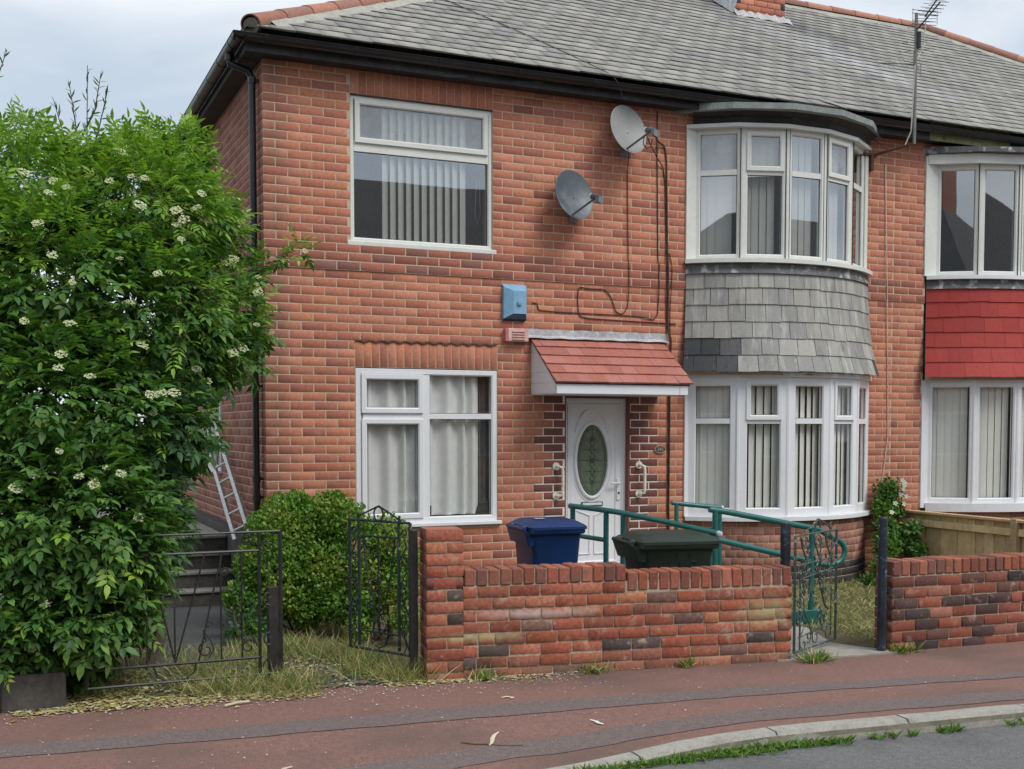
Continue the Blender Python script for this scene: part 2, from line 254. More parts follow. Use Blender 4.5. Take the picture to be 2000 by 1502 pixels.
class MB:
    def __init__(s): s.v = []; s.f = []; s.mi = []; s.cur = 0
    def add(s, vs, fs):
        b = len(s.v); s.v += [tuple(v) for v in vs]; s.f += [tuple(b + i for i in f) for f in fs]; s.mi += [s.cur] * len(fs); return s
    def obox(s, o, a, b, c):
        o, a, b, c = map(Vector, (o, a, b, c)); P = [o, o + a, o + a + b, o + b, o + c, o + a + c, o + a + b + c, o + b + c]
        if a.cross(b).dot(c) < 0: F = [(0, 1, 2, 3), (4, 7, 6, 5), (0, 4, 5, 1), (1, 5, 6, 2), (2, 6, 7, 3), (3, 7, 4, 0)]
        else: F = [(0, 3, 2, 1), (4, 5, 6, 7), (0, 1, 5, 4), (1, 2, 6, 5), (2, 3, 7, 6), (3, 0, 4, 7)]
        return s.add(P, F)
    def box(s, x0, x1, y0, y1, z0, z1): return s.obox((x0, y0, z0), (x1 - x0, 0, 0), (0, y1 - y0, 0), (0, 0, z1 - z0))
    def tube(s, pts, r, n=8, closed=False, cap=True, ry=None):
        pts = [Vector(p) for p in pts]; k = len(pts); rr = r if hasattr(r, '__len__') else [r] * k; rings = []; up = None
        for i, p in enumerate(pts):
            if closed: t = pts[(i + 1) % k] - pts[i - 1]
            else: t = pts[min(i + 1, k - 1)] - pts[max(i - 1, 0)]
            t.normalize()
            if up is None:
                up = Vector((0, 0, 1)) if abs(t.z) < .9 else Vector((0, 1, 0))
            sd_ = t.cross(up)
            if sd_.length < 1e-4: sd_ = t.cross(Vector((1, 0, 0)))
            sd_.normalize(); u2 = sd_.cross(t).normalized(); up = u2
            rings.append([p + sd_ * math.cos(2 * math.pi * j / n) * rr[i] + u2 * math.sin(2 * math.pi * j / n) * (ry if ry else rr[i]) for j in range(n)])
        vs = [v for q in rings for v in q]; fs = []
        for i in range(k if closed else k - 1):
            a = i * n; b = ((i + 1) % k) * n
            fs += [(a + j, a + (j + 1) % n, b + (j + 1) % n, b + j) for j in range(n)]
        if cap and not closed: fs += [tuple(range(n))[::-1], tuple((k - 1) * n + j for j in range(n))]
        return s.add(vs, fs)
    def prism(s, poly, ext):      # poly: 3D points, extruded by vector
        poly = [Vector(p) for p in poly]; ext = Vector(ext); n = len(poly)
        nrm = Vector((0, 0, 0))
        for i in range(n): nrm += poly[i].cross(poly[(i + 1) % n])
        if nrm.dot(ext) > 0: poly = poly[::-1]
        return s.add(poly + [p + ext for p in poly], [tuple(range(n)), tuple(range(2 * n - 1, n - 1, -1))] + [((i + 1) % n, i, n + i, n + (i + 1) % n) for i in range(n)])
    def quad(s, *p): return s.add(p, [tuple(range(len(p)))])
    def grid(s, rows):
        m = len(rows[0]); vs = [v for r_ in rows for v in r_]; return s.add(vs, [(i * m + j, i * m + j + 1, (i + 1) * m + j + 1, (i + 1) * m + j) for i in range(len(rows) - 1) for j in range(m - 1)])
    def frame(s, O, u, n, s0, s1, z0, z1, w, d0, d1, ch=.012):
        """picture-frame ring in the plane O+u*s+z, from depth d0 to d1 along n, mitred, with a chamfered inner lip"""
        O, u, n = Vector(O), Vector(u), Vector(n)
        def ring(i, d): return [O + u * a + n * d + Vector((0, 0, b)) for a, b in ((s0 + i, z0 + i), (s1 - i, z0 + i), (s1 - i, z1 - i), (s0 + i, z1 - i))]
        rs = [ring(0, d0), ring(0, d1 - .003), ring(.003, d1), ring(w - ch, d1), ring(w, d1 - ch), ring(w, d0)]
        vs = [v for q in rs for v in q]; fs = []
        for i in range(5):
            fs += [(i * 4 + j, i * 4 + (j + 1) % 4, (i + 1) * 4 + (j + 1) % 4, (i + 1) * 4 + j) for j in range(4)]
        return s.add(vs, fs)
    def build(s, name, mat, parent=None, smooth=False, bevel=0, label=None, cat=None, group=None, kind=None, base=None):
        off = wloc(parent) if parent is not None else Vector(base or (0, 0, 0))
        if parent is None and base is None and s.v:
            a = np.array(s.v); off = Vector(((a[:, 0].min() + a[:, 0].max()) / 2, (a[:, 1].min() + a[:, 1].max()) / 2, a[:, 2].min()))
            if kind == 'structure': off = Vector((0, 0, 0))
        me = bpy.data.meshes.new(name); me.from_pydata([tuple(Vector(v) - off) for v in s.v], [], s.f)
        for m in (mat if isinstance(mat, list) else [mat]): me.materials.append(m)
        if isinstance(mat, list): me.polygons.foreach_set('material_index', s.mi)
        if bevel:
            bm = bmesh.new(); bm.from_mesh(me); bmesh.ops.bevel(bm, geom=list(bm.edges), offset=bevel, segments=1, affect='EDGES', clamp_overlap=True); bm.to_mesh(me); bm.free()
        if smooth:
            me.polygons.foreach_set('use_smooth', [True] * len(me.polygons))
            try: me.set_sharp_from_angle(angle=R(40))
            except Exception: pass
        me.update()
        return link(name, me, parent, (0, 0, 0) if parent is not None else off, label, cat, group, kind)

def link(name, me, parent=None, loc=(0, 0, 0), label=None, cat=None, group=None, kind=None, rot=None, scale=None):
    o = bpy.data.objects.new(name, me); COL.objects.link(o)
    if parent is not None: o.parent = parent
    o.location = loc; WL[o.name] = (wloc(parent) if parent is not None else Vector((0, 0, 0))) + Vector(loc)
    if rot: o.rotation_euler = rot
    if scale: o.scale = scale
    return props(o, label, cat, group, kind)
def at(name, me, parent, pos, rot=None, scale=None, **k):    # child at a world position
    return link(name, me, parent, Vector(pos) - wloc(parent), rot=rot, scale=scale, **k)

def np_mesh(name, V, F, mats, mi=None):
    me = bpy.data.meshes.new(name); n = len(F); k = F.shape[1]
    me.vertices.add(len(V)); me.vertices.foreach_set('co', V.astype(np.float32).ravel())
    me.loops.add(n * k); me.loops.foreach_set('vertex_index', F.astype(np.int32).ravel())
    me.polygons.add(n); me.polygons.foreach_set('loop_start', np.arange(0, n * k, k, dtype=np.int32))
    for m in mats: me.materials.append(m)
    if mi is not None: me.polygons.foreach_set('material_index', mi.astype(np.int32))
    me.update(calc_edges=True); me.validate(); return me

# ---- brick pieces: a chamfered block seen from -Y, origin at the middle of its face
def brick_data(L, H, D, ch=.004, wob=0.0, seed=0):
    rr = random.Random(seed); x, z = L / 2, H / 2
    def q(a): return a + rr.uniform(-wob, wob)
    o = [(-x, ch, -z), (x, ch, -z), (x, ch, z), (-x, ch, z)]
    i = [(q(-x + ch), 0, q(-z + ch)), (q(x - ch), 0, q(-z + ch)), (q(x - ch), 0, q(z - ch)), (q(-x + ch), 0, q(z - ch))]
    b = [(-x, D, -z), (x, D, -z), (x, D, z), (-x, D, z)]
    V = i + o + b; F = [(0, 1, 2, 3)]
    for k in range(4):
        F.append((k, k + 4, (k + 1) % 4 + 4, (k + 1) % 4)[::1]); F.append((k + 4, k + 8, (k + 1) % 4 + 8, (k + 1) % 4 + 4))
    return np.array(V), np.array(F)
PB = .235; CZ = .0855; JT = .0105
_bm = {}
def brick_mesh(L, H, D, mat, wob=0, seed=0, ch=.004):
    key = (round(L, 3), round(H, 3), round(D, 3), mat.name, seed)
    if key not in _bm:
        V, F = brick_data(L, H, D, ch, wob, seed); _bm[key] = np_mesh('brick', V, F, [mat])
    return _bm[key]
def place_bricks(parent, items, name='brick', limit=300, wob=0.0, jig=.0007, ch=.0013, prefer=None):
    """items: (pos, rotz, L, H, D, mat, roll) - the nearest 'limit' become objects, the rest one joined part"""
    items = sorted(items, key=prefer or (lambda t: (Vector(t[0]) - CAM).length))
    mats = []
    Vs, Fs, Mi, base = [], [], [], 0
    for k, (pos, rz, L, H, D, mat, roll) in enumerate(items):
        dv = Vector((-math.sin(rz) * -1, -math.cos(rz), 0)) * random.uniform(-jig, jig * 1.5)
        pos = Vector(pos) + dv; tilt = random.uniform(-.006, .006) if jig else 0
        if k < limit:
            me = brick_mesh(round(L / .02) * .02 if L < .2 and wob == 0 else L, H, D, mat, wob, k % 4 if wob else 0, ch)
            at(name, me, parent, pos, rot=(0, roll + tilt, rz), scale=(L / (round(L / .02) * .02) if L < .2 and wob == 0 else 1, 1, 1))
        else:
            if mat not in mats: mats.append(mat)
            V, F = brick_data(L, H, D, ch, wob, k % 9)
            ca, sa = math.cos(roll + tilt), math.sin(roll + tilt); cz, sz = math.cos(rz), math.sin(rz)
            X = V[:, 0] * ca + V[:, 2] * sa; Z = -V[:, 0] * sa + V[:, 2] * ca; Y_ = V[:, 1]
            W = np.stack([X * cz - Y_ * sz, X * sz + Y_ * cz, Z], 1) + np.array(pos - wloc(parent))
            Vs.append(W); Fs.append(F + base); Mi.append(np.full(len(F), mats.index(mat))); base += len(W)
    if Vs:
        me = np_mesh('bricks', np.concatenate(Vs), np.concatenate(Fs), mats, np.concatenate(Mi))
        link('far_bricks' if name == 'brick' else 'far_' + name + 's', me, parent, kind='stuff')

def spans(lo, hi, holes):
    out = [(lo, hi)]
    for a, b in holes:
        nx = []
        for c, d in out:
            if b <= c or a >= d: nx.append((c, d)); continue
            if a > c: nx.append((c, a))
            if b < d: nx.append((b, d))
        out = nx
    return [(c, d) for c, d in out if d - c > .012]

# ------------------------------------------------------------------ window builder
Z = Vector((0, 0, 1))
def window(house, O, u, n, w, z0, z1, cells, fw, mat, glass, name='window', sill=None, depth=.07, d=0.0, gasket=True, frost=()):
    """cells: (s0,s1,z0,z1,is_sash) in plane coordinates"""
    O, u, n = Vector(O), Vector(u).normalized(), Vector(n).normalized()
    m = MB(); m.frame(O, u, n, 0, w, z0, z1, fw, d - depth, d)
    # inner bars: union of gaps between cells
    for (a, b, c, e_, sash) in cells:
        pass
    xs = sorted({c[0] for c in cells} | {c[1] for c in cells})
    done = set()
    for (a, b, c, e_, sash) in cells:          # bars at the top edge and the right edge of a cell that does not touch the frame
        if e_ < z1 - fw - .02 and (a, e_) not in done:
            up = [q for q in cells if abs(q[0] - a) < .04 and q[2] > e_ - .001]
            if up:
                t = min(q[2] for q in up); m.obox(O + u * a + n * (d - depth) + Z * e_, u * (b - a), n * (depth - .006), Z * (t - e_)); done.add((a, e_))
        if b < w - fw - .02:
            rt = [q for q in cells if q[0] > b - .001]
            if rt:
                t = min(q[0] for q in rt)
                if ('v', round(b, 3)) not in done:
                    m.obox(O + u * b + n * (d - depth) + Z * (z0 + fw), u * (t - b), n * (depth - .004), Z * (z1 - z0 - 2 * fw)); done.add(('v', round(b, 3)))
    wo_ = m.build(name, mat, house)
    for ci, (a, b, c, e_, sash) in enumerate(cells):
        ga, gb, gc, gd = a, b, c, e_; gdep = d - .03
        if sash:
            k = .055; q = MB(); q.frame(O, u, n, a - .018, b + .018, c - .018, e_ + .018, k, d - .05, d + .016)
            q.build('sash', mat, wo_); ga, gb, gc, gd = a + k - .02, b - k + .02, c + k - .02, e_ - k + .02; gdep = d - .012
        if gasket:
            q = MB(); q.frame(O, u, n, ga - .001, gb + .001, gc - .001, gd + .001, .007, gdep - .004, gdep + .004, .002); q.build('gasket', m_gasket, wo_)
        q = MB(); P = [O + u * x + n * gdep + Z * z for x, z in ((ga, gc), (gb, gc), (gb, gd), (ga, gd))]; q.quad(*P)
        q.build('pane', m_glasshaze if ci in frost else glass, wo_)
    if sill:
        h_, out_, over = sill; q = MB(); q.obox(O + u * -over + n * (d - depth) + Z * (z0 - h_), u * (w + 2 * over), n * (depth + out_), Z * h_)
        q.build('sill', mat, wo_, bevel=.004)
    return wo_

def blind(label, O, u, n, segs, z0, z1, ang=20, group=None, gapw=.089, mat=None, sag=0):
    """segs: list of (s0, s1) runs, slats hung every gapw"""
    O, u, n = Vector(O), Vector(u).normalized(), Vector(n).normalized()
    root = empty('vertical_blind', O + Z * z1, label, 'blind', group)
    for s0, s1 in segs:
        add_slats(root, O, u, n, s0, s1, z0, z1, ang, gapw)
    return root
def add_slats(root, O, u, n, s0, s1, z0, z1, ang, gapw=.089):
    O, u, n = Vector(O), Vector(u).normalized(), Vector(n).normalized()
    q = MB(); q.obox(O + u * s0 + Z * (z1 - .03), u * (s1 - s0), n * -.035, Z * .03); q.build('headrail', m_white, root)
    k = int((s1 - s0) / gapw); wd = .089
    for i in range(k):
        c = O + u * (s0 + (i + .5) * gapw) - n * .02; a = R(ang + random.uniform(-5, 5)); v = u * math.cos(a) + n * math.sin(a); t = v.cross(Z) * .003
        q = MB(); rows = []
        for zz in (z0, z1 - .03):
            rows.append([c + v * (x * wd) + t * (1 - (2 * x) ** 2) * 1.5 + Z * zz for x in (-.5, -.25, 0, .25, .5)])
        q.grid(rows); q.build('slat', m_blind, root, smooth=True)

def bow(x0, x1, d, n, y0=0.0):
    c = (x1 - x0) / 2; Rr = (c * c + d * d) / (2 * d); a = math.asin(min(1, c / Rr))
    return [Vector(((x0 + x1) / 2 + Rr * math.sin(-a + 2 * a * i / n), y0 - (d - Rr + Rr * math.cos(-a + 2 * a * i / n)), 0)) for i in range(n + 1)]

# ================================================================== THE SETTING
def sheet(name, mat, x0, x1, y0, y1, z, parent=None, nx=1, ny=1, fz=None, kind='structure'):
    m = MB(); m.grid([[(x0 + (x1 - x0) * i / nx, y0 + (y1 - y0) * j / ny, z + (fz(x0 + (x1 - x0) * i / nx, y0 + (y1 - y0) * j / ny) if fz else 0)) for i in range(nx + 1)] for j in range(ny + 1)])
    return m.build(name, mat, parent, kind=kind)
def street_y(x): return -3.42 - .115 * (x - .4) + (.012 * (x - 3.2) ** 2 if x > 3.2 else 0)     # back edge of the pavement
def kerb_y(x): return -5.45 - .1 * (x - .8) - .10 * max(0, (2.0 - x) / 1.2) ** 1.6
def sstep(a, b, x): t = min(1, max(0, (x - a) / (b - a))); return t * t * (3 - 2 * t)
def pave_z(x, y):
    near = 1 - sstep(0, 1.3, y - kerb_y(x)); return -.072 * near * (1 - sstep(.3, 1.75, x))
sheet('ground', m_grnd, -150, 150, -150, 150, -.20)
def ribbon(name, mat, ya, yb, z, x0=-9, x1=16, nx=120, ny=8, zf=pave_z):
    m = MB(); rows = []
    for j in range(ny + 1):
        rows.append([(x, (ya(x) * (1 - j / ny) + yb(x) * j / ny), z + zf(x, ya(x) * (1 - j / ny) + yb(x) * j / ny)) for x in [x0 + (x1 - x0) * i / nx for i in range(nx + 1)]])
    m.grid(rows); return m.build(name, mat, kind='structure')
ribbon('road', m_road, lambda x: -11.9, lambda x: kerb_y(x) - .001, -.088, x0=-60, x1=70, nx=60, zf=lambda x, y: 0)
ribbon('pavement', m_redtar, lambda x: kerb_y(x) + .11, lambda x: street_y(x) + .03, 0, nx=160, ny=12)
def interp(P):
    xs = [p[0] for p in P]; ys = [p[1] for p in P]
    def f(x):
        if x < xs[0]: return ys[0] + (x - xs[0]) * (ys[1] - ys[0]) / (xs[1] - xs[0])
        if x > xs[-1]: return ys[-1] + (x - xs[-1]) * (ys[-1] - ys[-2]) / (xs[-1] - xs[-2])
        return float(np.interp(x, xs, ys))
    return f
def jit(f, a=.012): return lambda x: f(x) + a * (math.sin(x * 7.3) + math.sin(x * 17.1 + 2)) * .5
ribbon('tarmac_patch', m_greytar, jit(interp([(-2.37, -4.28), (-1, -4.41), (.57, -4.52), (2.37, -4.73), (4.4, -5.03)])), jit(interp([(-2.37, -4.02), (.69, -4.25), (2.4, -4.50), (4.5, -4.90)])), .004, nx=220)
ribbon('tarmac_patch', m_greytar, jit(interp([(-.54, -5.32), (.26, -5.23), (1.2, -5.27), (1.94, -5.30), (3.77, -5.53)])), jit(interp([(-.98, -5.10), (.37, -4.99), (2.14, -5.05), (4.05, -5.33)])), .004, x0=-3, nx=180)
sheet('back_garden', m_soil, -40, 40, 7.9, 60, -.15)
gm = MB(); gm.grid([[(x, y_, -.004 + .012 * math.sin(x * 2.1 + y_) * math.sin(y_ * 3)) for x, y_ in [(-9 + 25 * i / 100, (street_y(-9 + 25 * i / 100) + .02) * (1 - j / 10) + 8 * (j / 10)) for i in range(101)]] for j in range(11)])
gm.build('garden_soil', m_soil, kind='structure')
# kerb stones
kb = MB(); kb.grid([[(x, kerb_y(x) + .003, -.19), (x, kerb_y(x) + .003, -.02 + pave_z(x, kerb_y(x) + .06)), (x, kerb_y(x) + .12, -.006 + pave_z(x, kerb_y(x) + .12))] for x in [-9 + .25 * i for i in range(101)]])
kerb = kb.build('kerb', m_grime, kind='structure')
for i in range(-3, 9):
    xa, xb = 1.83 + (i - 1) * .92 + .006, 1.83 + i * .92 - .006; rows = []
    for x in (xa, (xa * 2 + xb) / 3, (xa + 2 * xb) / 3, xb):
        zt = pave_z(x, kerb_y(x) + .06) + random.uniform(-.003, .003); ky = kerb_y(x)
        rows.append([(x, ky - .001, -.16), (x, ky + .004, zt - .022), (x, ky + .022, zt + .002), (x, ky + .118, zt + .006), (x, ky + .122, zt - .03)])
    m = MB(); m.grid(rows); m.add(rows[0], [(0, 1, 2, 3, 4)]); m.add(rows[-1], [(4, 3, 2, 1, 0)]); m.build('kerb_stone', m_kerb, kerb)
# paths
m = MB(); m.prism([(3.10, -3.86, -.05), (4.20, -3.99, -.05), (4.12, -3.80, -.05), (3.96, -3.45, -.05), (4.25, -2.72, -.05), (3.0, -2.3, -.05)], (0, 0, .062)); m.build('path_slab', m_conc, kind='structure')
m = MB(); m.prism([(-.62, -3.30, -.05), (.42, -3.42, -.05), (.30, -3.05, -.05), (-.03, -2.55, -.05), (-.2, -1.9, -.05), (-.15, .72, -.05), (-1.1, .72, -.05), (-1.45, -3.2, -.05)], (0, 0, .058)); m.build('side_path', m_drive, kind='structure')
# entrance ramp behind the wall, up to the front door
m = MB(); m.prism([(2.6, -1.3, -.02), (2.95, -3.1, -.02), (3.3, -2.5, -.02), (4.5, -.6, -.02), (4.5, -.03, -.02), (2.6, -.03, -.02)], (0, 0, .22)); m.build('entrance_ramp', m_conc, kind='structure')
# steps at the side of the house
st = MB(); st.prism([(-3.0, 1.55, -.05), (-.16, 1.55, -.05), (-.16, 7.9, -.05), (-3.0, 7.9, -.05)], (0, 0, .71)); rd = st.build('side_terrace', m_conc, kind='structure')
steps = empty('garden_steps', (-.7, .72, 0), 'dark stone garden steps climbing beside the gable wall', 'steps')
for i in range(4):
    m = MB(); m.box(-1.25, -.15, .74 + i * .2, 1.56, .165 * i - .01, .165 * (i + 1) - .03); m.build('riser', m_step, steps)
    m = MB(); m.box(-1.25, -.15, .715 + i * .2, .715 + i * .2 + .28, .165 * (i + 1) - .03, .165 * (i + 1)); m.build('tread', m_nose, steps, bevel=.006)
m = MB(); m.box(-.145, -.025, .45, 6, -.05, .745); m.build('step_kerb', m_step, steps, bevel=.008)

# ================================================================== LEFT HOUSE
H1 = empty('brick_house', (3.8, 4, 0), 'end brick semi with tiled door canopy, wide left windows and grey slate-hung bay', 'house', 'pair of joined brick houses')
H2 = empty('brick_house', (11.5, 4, 0), 'adjoining right-hand house with red painted tiles beneath its bay window', 'house', 'pair of joined brick houses')
PX = 7.65                                # party line
WT = 5.29                                # top of the front wall
holes1 = [(.85, 2.36, 3.62, 5.045), (.885, 2.41, .80, 2.394), (3.20, 3.985, .0, 2.13), (4.70, 7.24, -1, 5.13)]
holes2 = [(8.14, 10.86, -1, 5.16)]
def mortar_wall(house, x0, x1, holes, name='wall'):
    m = MB(); zs = sorted({-.1, WT} | {h[2] for h in holes if h[2] > -.1} | {h[3] for h in holes})
    for a, b in zip(zs[:-1], zs[1:]):
        for c, d in spans(x0, x1, [(h[0], h[1]) for h in holes if h[2] < (a + b) / 2 < h[3]]):
            m.box(c, d, .0025, .26, a, b)
    return m.build(name, m_mortar, house)
W1 = mortar_wall(H1, .003, PX, holes1); W2 = mortar_wall(H2, PX, 15.3, holes2)
for W_, xa_, xb_ in ((H1, .0, 4.70), (H1, 7.24, PX), (H2, PX, 8.14), (H2, 10.86, 15.3)):
    m = MB(); m.box(xa_ + .001, xb_ - .001, -.012, .002, 39 * CZ + .001, 42 * CZ - .001); m.build('string_course', m_mortar, W_)
# other walls, floors (rooms stay dark inside)
def shell(house, xa, xb, side):
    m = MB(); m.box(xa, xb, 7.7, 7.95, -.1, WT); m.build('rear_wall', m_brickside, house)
    m = MB()
    m.box(xa + .27, xb - .05, .30, 7.69, 2.72, 2.80); m.box(xa + .27, xb - .05, .30, 7.69, 5.20, 5.26); m.box(xa + .27, xb - .05, .30, 7.69, -.05, .12)
    m.box(xa + .27, xb - .05, 3.8, 3.9, .12, 5.2); m.box(xa + 2.85 if side else xb - 2.7, xa + 2.95 if side else xb - 2.6, .30, 3.8, .12, 5.2)
    m.build('room', m_room, house)
shell(H1, 0, PX, 1); shell(H2, PX, 15.3, 0)
m = MB(); m.prism([(PX - .06, .27, -.05), (PX - .06, 7.69, -.05), (PX - .06, 7.69, 5.4), (PX - .06, 4.2, 8.2), (PX - .06, .27, 5.6)], (.12, 0, 0)); m.build('party_wall', m_room, H1)
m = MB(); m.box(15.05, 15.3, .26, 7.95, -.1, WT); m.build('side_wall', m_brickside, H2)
# side (gable end) wall with a small window
sw = MB()
for (ya, yb, za, zb) in ((.0, 2.40, -.1, WT), (2.40, 3.25, -.1, 1.30), (2.40, 3.25, 2.15, WT), (3.25, 7.7, -.1, WT)): sw.box(.003, .25, max(ya, .262) if ya == 0 else ya, yb, za, zb)
SW1 = sw.build('side_wall', m_mortar, H1)
items = []
for k in range(0, 62):
    z = (k + .5) * CZ
    off = 0 if k % 2 else .1175
    for c, d in spans(.0, 7.7, [(2.40, 3.25)] if 1.30 < z < 2.15 else []):
        y = off - PB
        while y < d:
            a, b = max(y + JT / 2, c if c > 0 else .004), min(y + PB - JT / 2, d); y += PB
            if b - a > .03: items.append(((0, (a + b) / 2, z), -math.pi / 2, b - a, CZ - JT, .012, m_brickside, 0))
place_bricks(SW1, items, limit=0)
window(H1, (-.0, 3.25, 0), (0, -1, 0), (-1, 0, 0), .85, 1.30, 2.15, [(.06, .40, 1.36, 2.09, True), (.45, .79, 1.36, 2.09, False)], .06, m_white, m_glass, sill=(.03, .03, .02), d=.02)

def facade_items(x0, x1, holes, edge_dark=None):
    out = []
    for k in range(62):
        z = (k + .5) * CZ; zb = k * CZ + JT / 2; zt = (k + 1) * CZ - JT / 2
        hs = [(h[0], h[1]) for h in holes if h[2] < z < h[3]]
        # soldier courses over the two left windows replace these rows
        if x0 < 1 and 28 <= k <= 30: hs.append((.885, 2.41))
        if x0 < 1 and k >= 59: hs.append((.85, 2.36))
        band = 39 <= k <= 41
        off = 0 if k % 2 else .1175
        for c, d in spans(x0, x1, hs):
            x = math.floor((c - off) / PB) * PB + off
            while x < d:
                a, b = max(x + JT / 2, c + (.0 if c == x0 and x0 == 0 else .003)), min(x + PB - JT / 2, d - .003); x += PB
                if b - a < .025: continue
                if b - a < .05: pass
                mt = m_brickdk if band else m_brick
                cx = (a + b) / 2
                if x0 < 1 and 0 <= z < 2.16:
                    w_ = .355 if (k // 3) % 2 == 0 else .24
                    if 3.20 - w_ < cx < 3.20 or 3.985 < cx < 3.985 + w_ + .02: mt = m_brickpur
                if k < 2 and not band: mt = m_brickdk
                if random.random() < .02 and mt is m_brick: mt = m_brickdk
                out.append(((cx, -.014 if band else 0, z), 0, b - a, CZ - JT, .03 if band else .014, mt, 0))
    return out
def soldiers(x0, x1, z0, mat):
    n_ = round((x1 - x0) / .0855); w = (x1 - x0) / n_
    return [((x0 + (i + .5) * w, -.001, z0 + .128), 0, w - .009, .247, .014, mat, 0) for i in range(n_)]
it1 = facade_items(.0, PX, holes1) + soldiers(.885, 2.41, 2.396, m_brick) + soldiers(.85, 2.36, 5.047, m_brick)
place_bricks(W1, it1, prefer=lambda t: (Vector(t[0]) - CAM).length + (6 if (t[0][0] < .9 and t[0][2] < .9) or t[0][0] < .12 else 0))
place_bricks(W2, facade_items(PX, 15.3, holes2), prefer=lambda t: t[0][0] + abs(t[0][2] - 2.6) * .05)
# white pointing round the doorway
for sd__ in (0, 1):
  q = MB()
  for k in range(0, 25):
    w_ = .355 if (k // 3) % 2 == 0 else .24
    zc = k * CZ
    if sd__ == 0: q.box(3.20 - w_, 3.199, .001, .02, zc, min(zc + CZ, 2.13))
    else: q.box(3.986, 3.985 + w_, .001, .02, zc, min(zc + CZ, 2.13))
  q.build('white_pointing', m_mortarwhite, H1)
# reveals
q = MB(); q.box(3.975, 3.992, .001, .10, .2, 2.13); q.box(3.193, 3.207, .001, .10, .2, 2.13); q.box(3.2, 3.985, .0, .10, 2.118, 2.135); q.build('door_reveal', m_brickpur, H1)
# rusty lintel over the lower window
q = MB(); rows = []
for i in range(61):
    x = .885 + 1.525 * i / 60; z = 2.652 + .006 * math.sin(i * 1.3)
    rows.append([(x, -.001, z + .012), (x, -.014, z + .008), (x, -.016, z - .006 + .004 * math.sin(i * 1.3))])
q.grid(rows); q.build('lintel_edge', m_rust, H1)
q = MB(); q.box(.85, 2.36, -.004, .03, 5.036, 5.046); q.build('lintel_edge', m_rust, H1)

# ---- left windows
wu = window(H1, (.855, 0, 0), (1, 0, 0), (0, -1, 0), 1.50, 3.625, 5.035, [(.04, 1.46, 3.665, 4.50, False), (.065, 1.435, 4.60, 4.985, True)], .04, m_cream, m_glassup, sill=(.045, .035, .04), d=-.02, frost=(1,))
wl2 = window(H1, (.89, 0, 0), (1, 0, 0), (0, -1, 0), 1.515, .83, 2.385, [(.075, .685, .90, 1.865, True), (.075, .685, 1.96, 2.31, True), (.775, 1.455, .885, 1.885, False), (.775, 1.455, 1.94, 2.33, False)], .06, m_white, m_glass, sill=(.035, .05, .04), d=-.005)
blind('cream vertical blind with gaps between its slats in the wide upper left window', (1.19, .07, 0), (1, 0, 0), (0, -1, 0), [(.0, .98)], 3.66, 4.98, -32, gapw=.083)
q = MB(); q.tube([(2.22, .10, 4.35), (2.20, .10, 4.0), (2.23, .10, 3.9), (2.26, .10, 4.0), (2.25, .10, 4.35)], .002, 4); q.build('blind_cord', m_cablew, None, label='thin looped pull cord hanging at the right of the upper left window', cat='cord')
def curtain(label, x0, x1, y, z0, z1, mat, amp=.03, wl_=.16, cat='curtain', name='net_curtain', pinch=0):
    m = MB(); rows = []
    for j in range(9):
        t = j / 8; z = z0 + (z1 - z0) * t
        rows.append([(x0 + (x1 - x0) * i / 90 * (1 - pinch * (1 - t)), y + amp * math.sin((x0 + (x1 - x0) * i / 90) / wl_ * 6.28 + 1.2 * math.sin(i * .09)) * (1 + .3 * math.sin(i * .21)), z) for i in range(91)])
    m.grid(rows); return m.build(name, mat, None, smooth=True, label=label, cat=cat)
curtain('pale net curtain hanging in the left half of the lower left window', .93, 1.60, .10, .90, 2.36, m_net)
curtain('pale net curtain falling in folds behind the right half of the lower window', 1.62, 2.24, .10, .90, 2.36, m_net)
curtain('dark checked curtain gathered at the right edge of the lower left window', 2.26, 2.37, .19, .90, 2.36, m_curt, .02, .05, name='dark_curtain')
q = MB(); q.box(1.66, 1.70, .06, .10, .88, 1.0); q.build('candle_holder', m_black, None, label='small black holder on the inner sill of the lower left window', cat='ornament', bevel=.004)
q = MB(); q.prism([(2.18, .07, .88), (2.37, .07, .88), (2.37, .07, 1.03), (2.24, .07, 1.02)], (0, .03, 0)); q.build('chair_back', m_blackmat, None, label='dark chair back seen low behind the lower left window pane', cat='chair', bevel=.01)

# ---- front door
dr = MB(); O = (3.205, .07, 0); dr.frame(O, (1, 0, 0), (0, -1, 0), 0, .77, .2, 2.115, .055, -.07, .0); dr.box(3.205, 3.975, .08, .13, .2, .26)
door = dr.build('door_frame', m_white, H1)
DX0, DX1 = 3.262, 3.918
lf = MB(); lf.box(DX0, DX1, .086, .13, .27, 2.058); lf.frame((DX0, .086, 0), (1, 0, 0), (0, -1, 0), 0, DX1 - DX0, .27, 2.058, .075, -.02, .012); leaf_ = lf.build('door_leaf', m_white, door)
def ell(cx, cz, a, b, y, n=40, t0=0, t1=360): return [(cx + a * math.cos(R(t0 + (t1 - t0) * i / n)), y, cz + b * math.sin(R(t0 + (t1 - t0) * i / n))) for i in range(n + (0 if t1 - t0 == 360 else 1))]
ocx, ocz = 3.565, 1.44
q = MB(); q.tube(ell(ocx, ocz, .205, .405, .080), .020, 8, closed=True); q.tube(ell(ocx, ocz, .245, .455, .085, t0=150, t1=390), .006, 6); q.build('oval_moulding', m_white, door, smooth=True)
q = MB(); q.tube(ell(ocx, 1.62, .215, .375, .082, 24, 20, 160), .014, 8); q.build('arch_moulding', m_white, door, smooth=True)
q = MB(); q.add([(ocx, .079, ocz)] + ell(ocx, ocz, .197, .398, .079), [(0, i + 1, (i + 1) % 40 + 1) for i in range(40)]); q.build('oval_glass', m_glassobs, door)
q = MB()
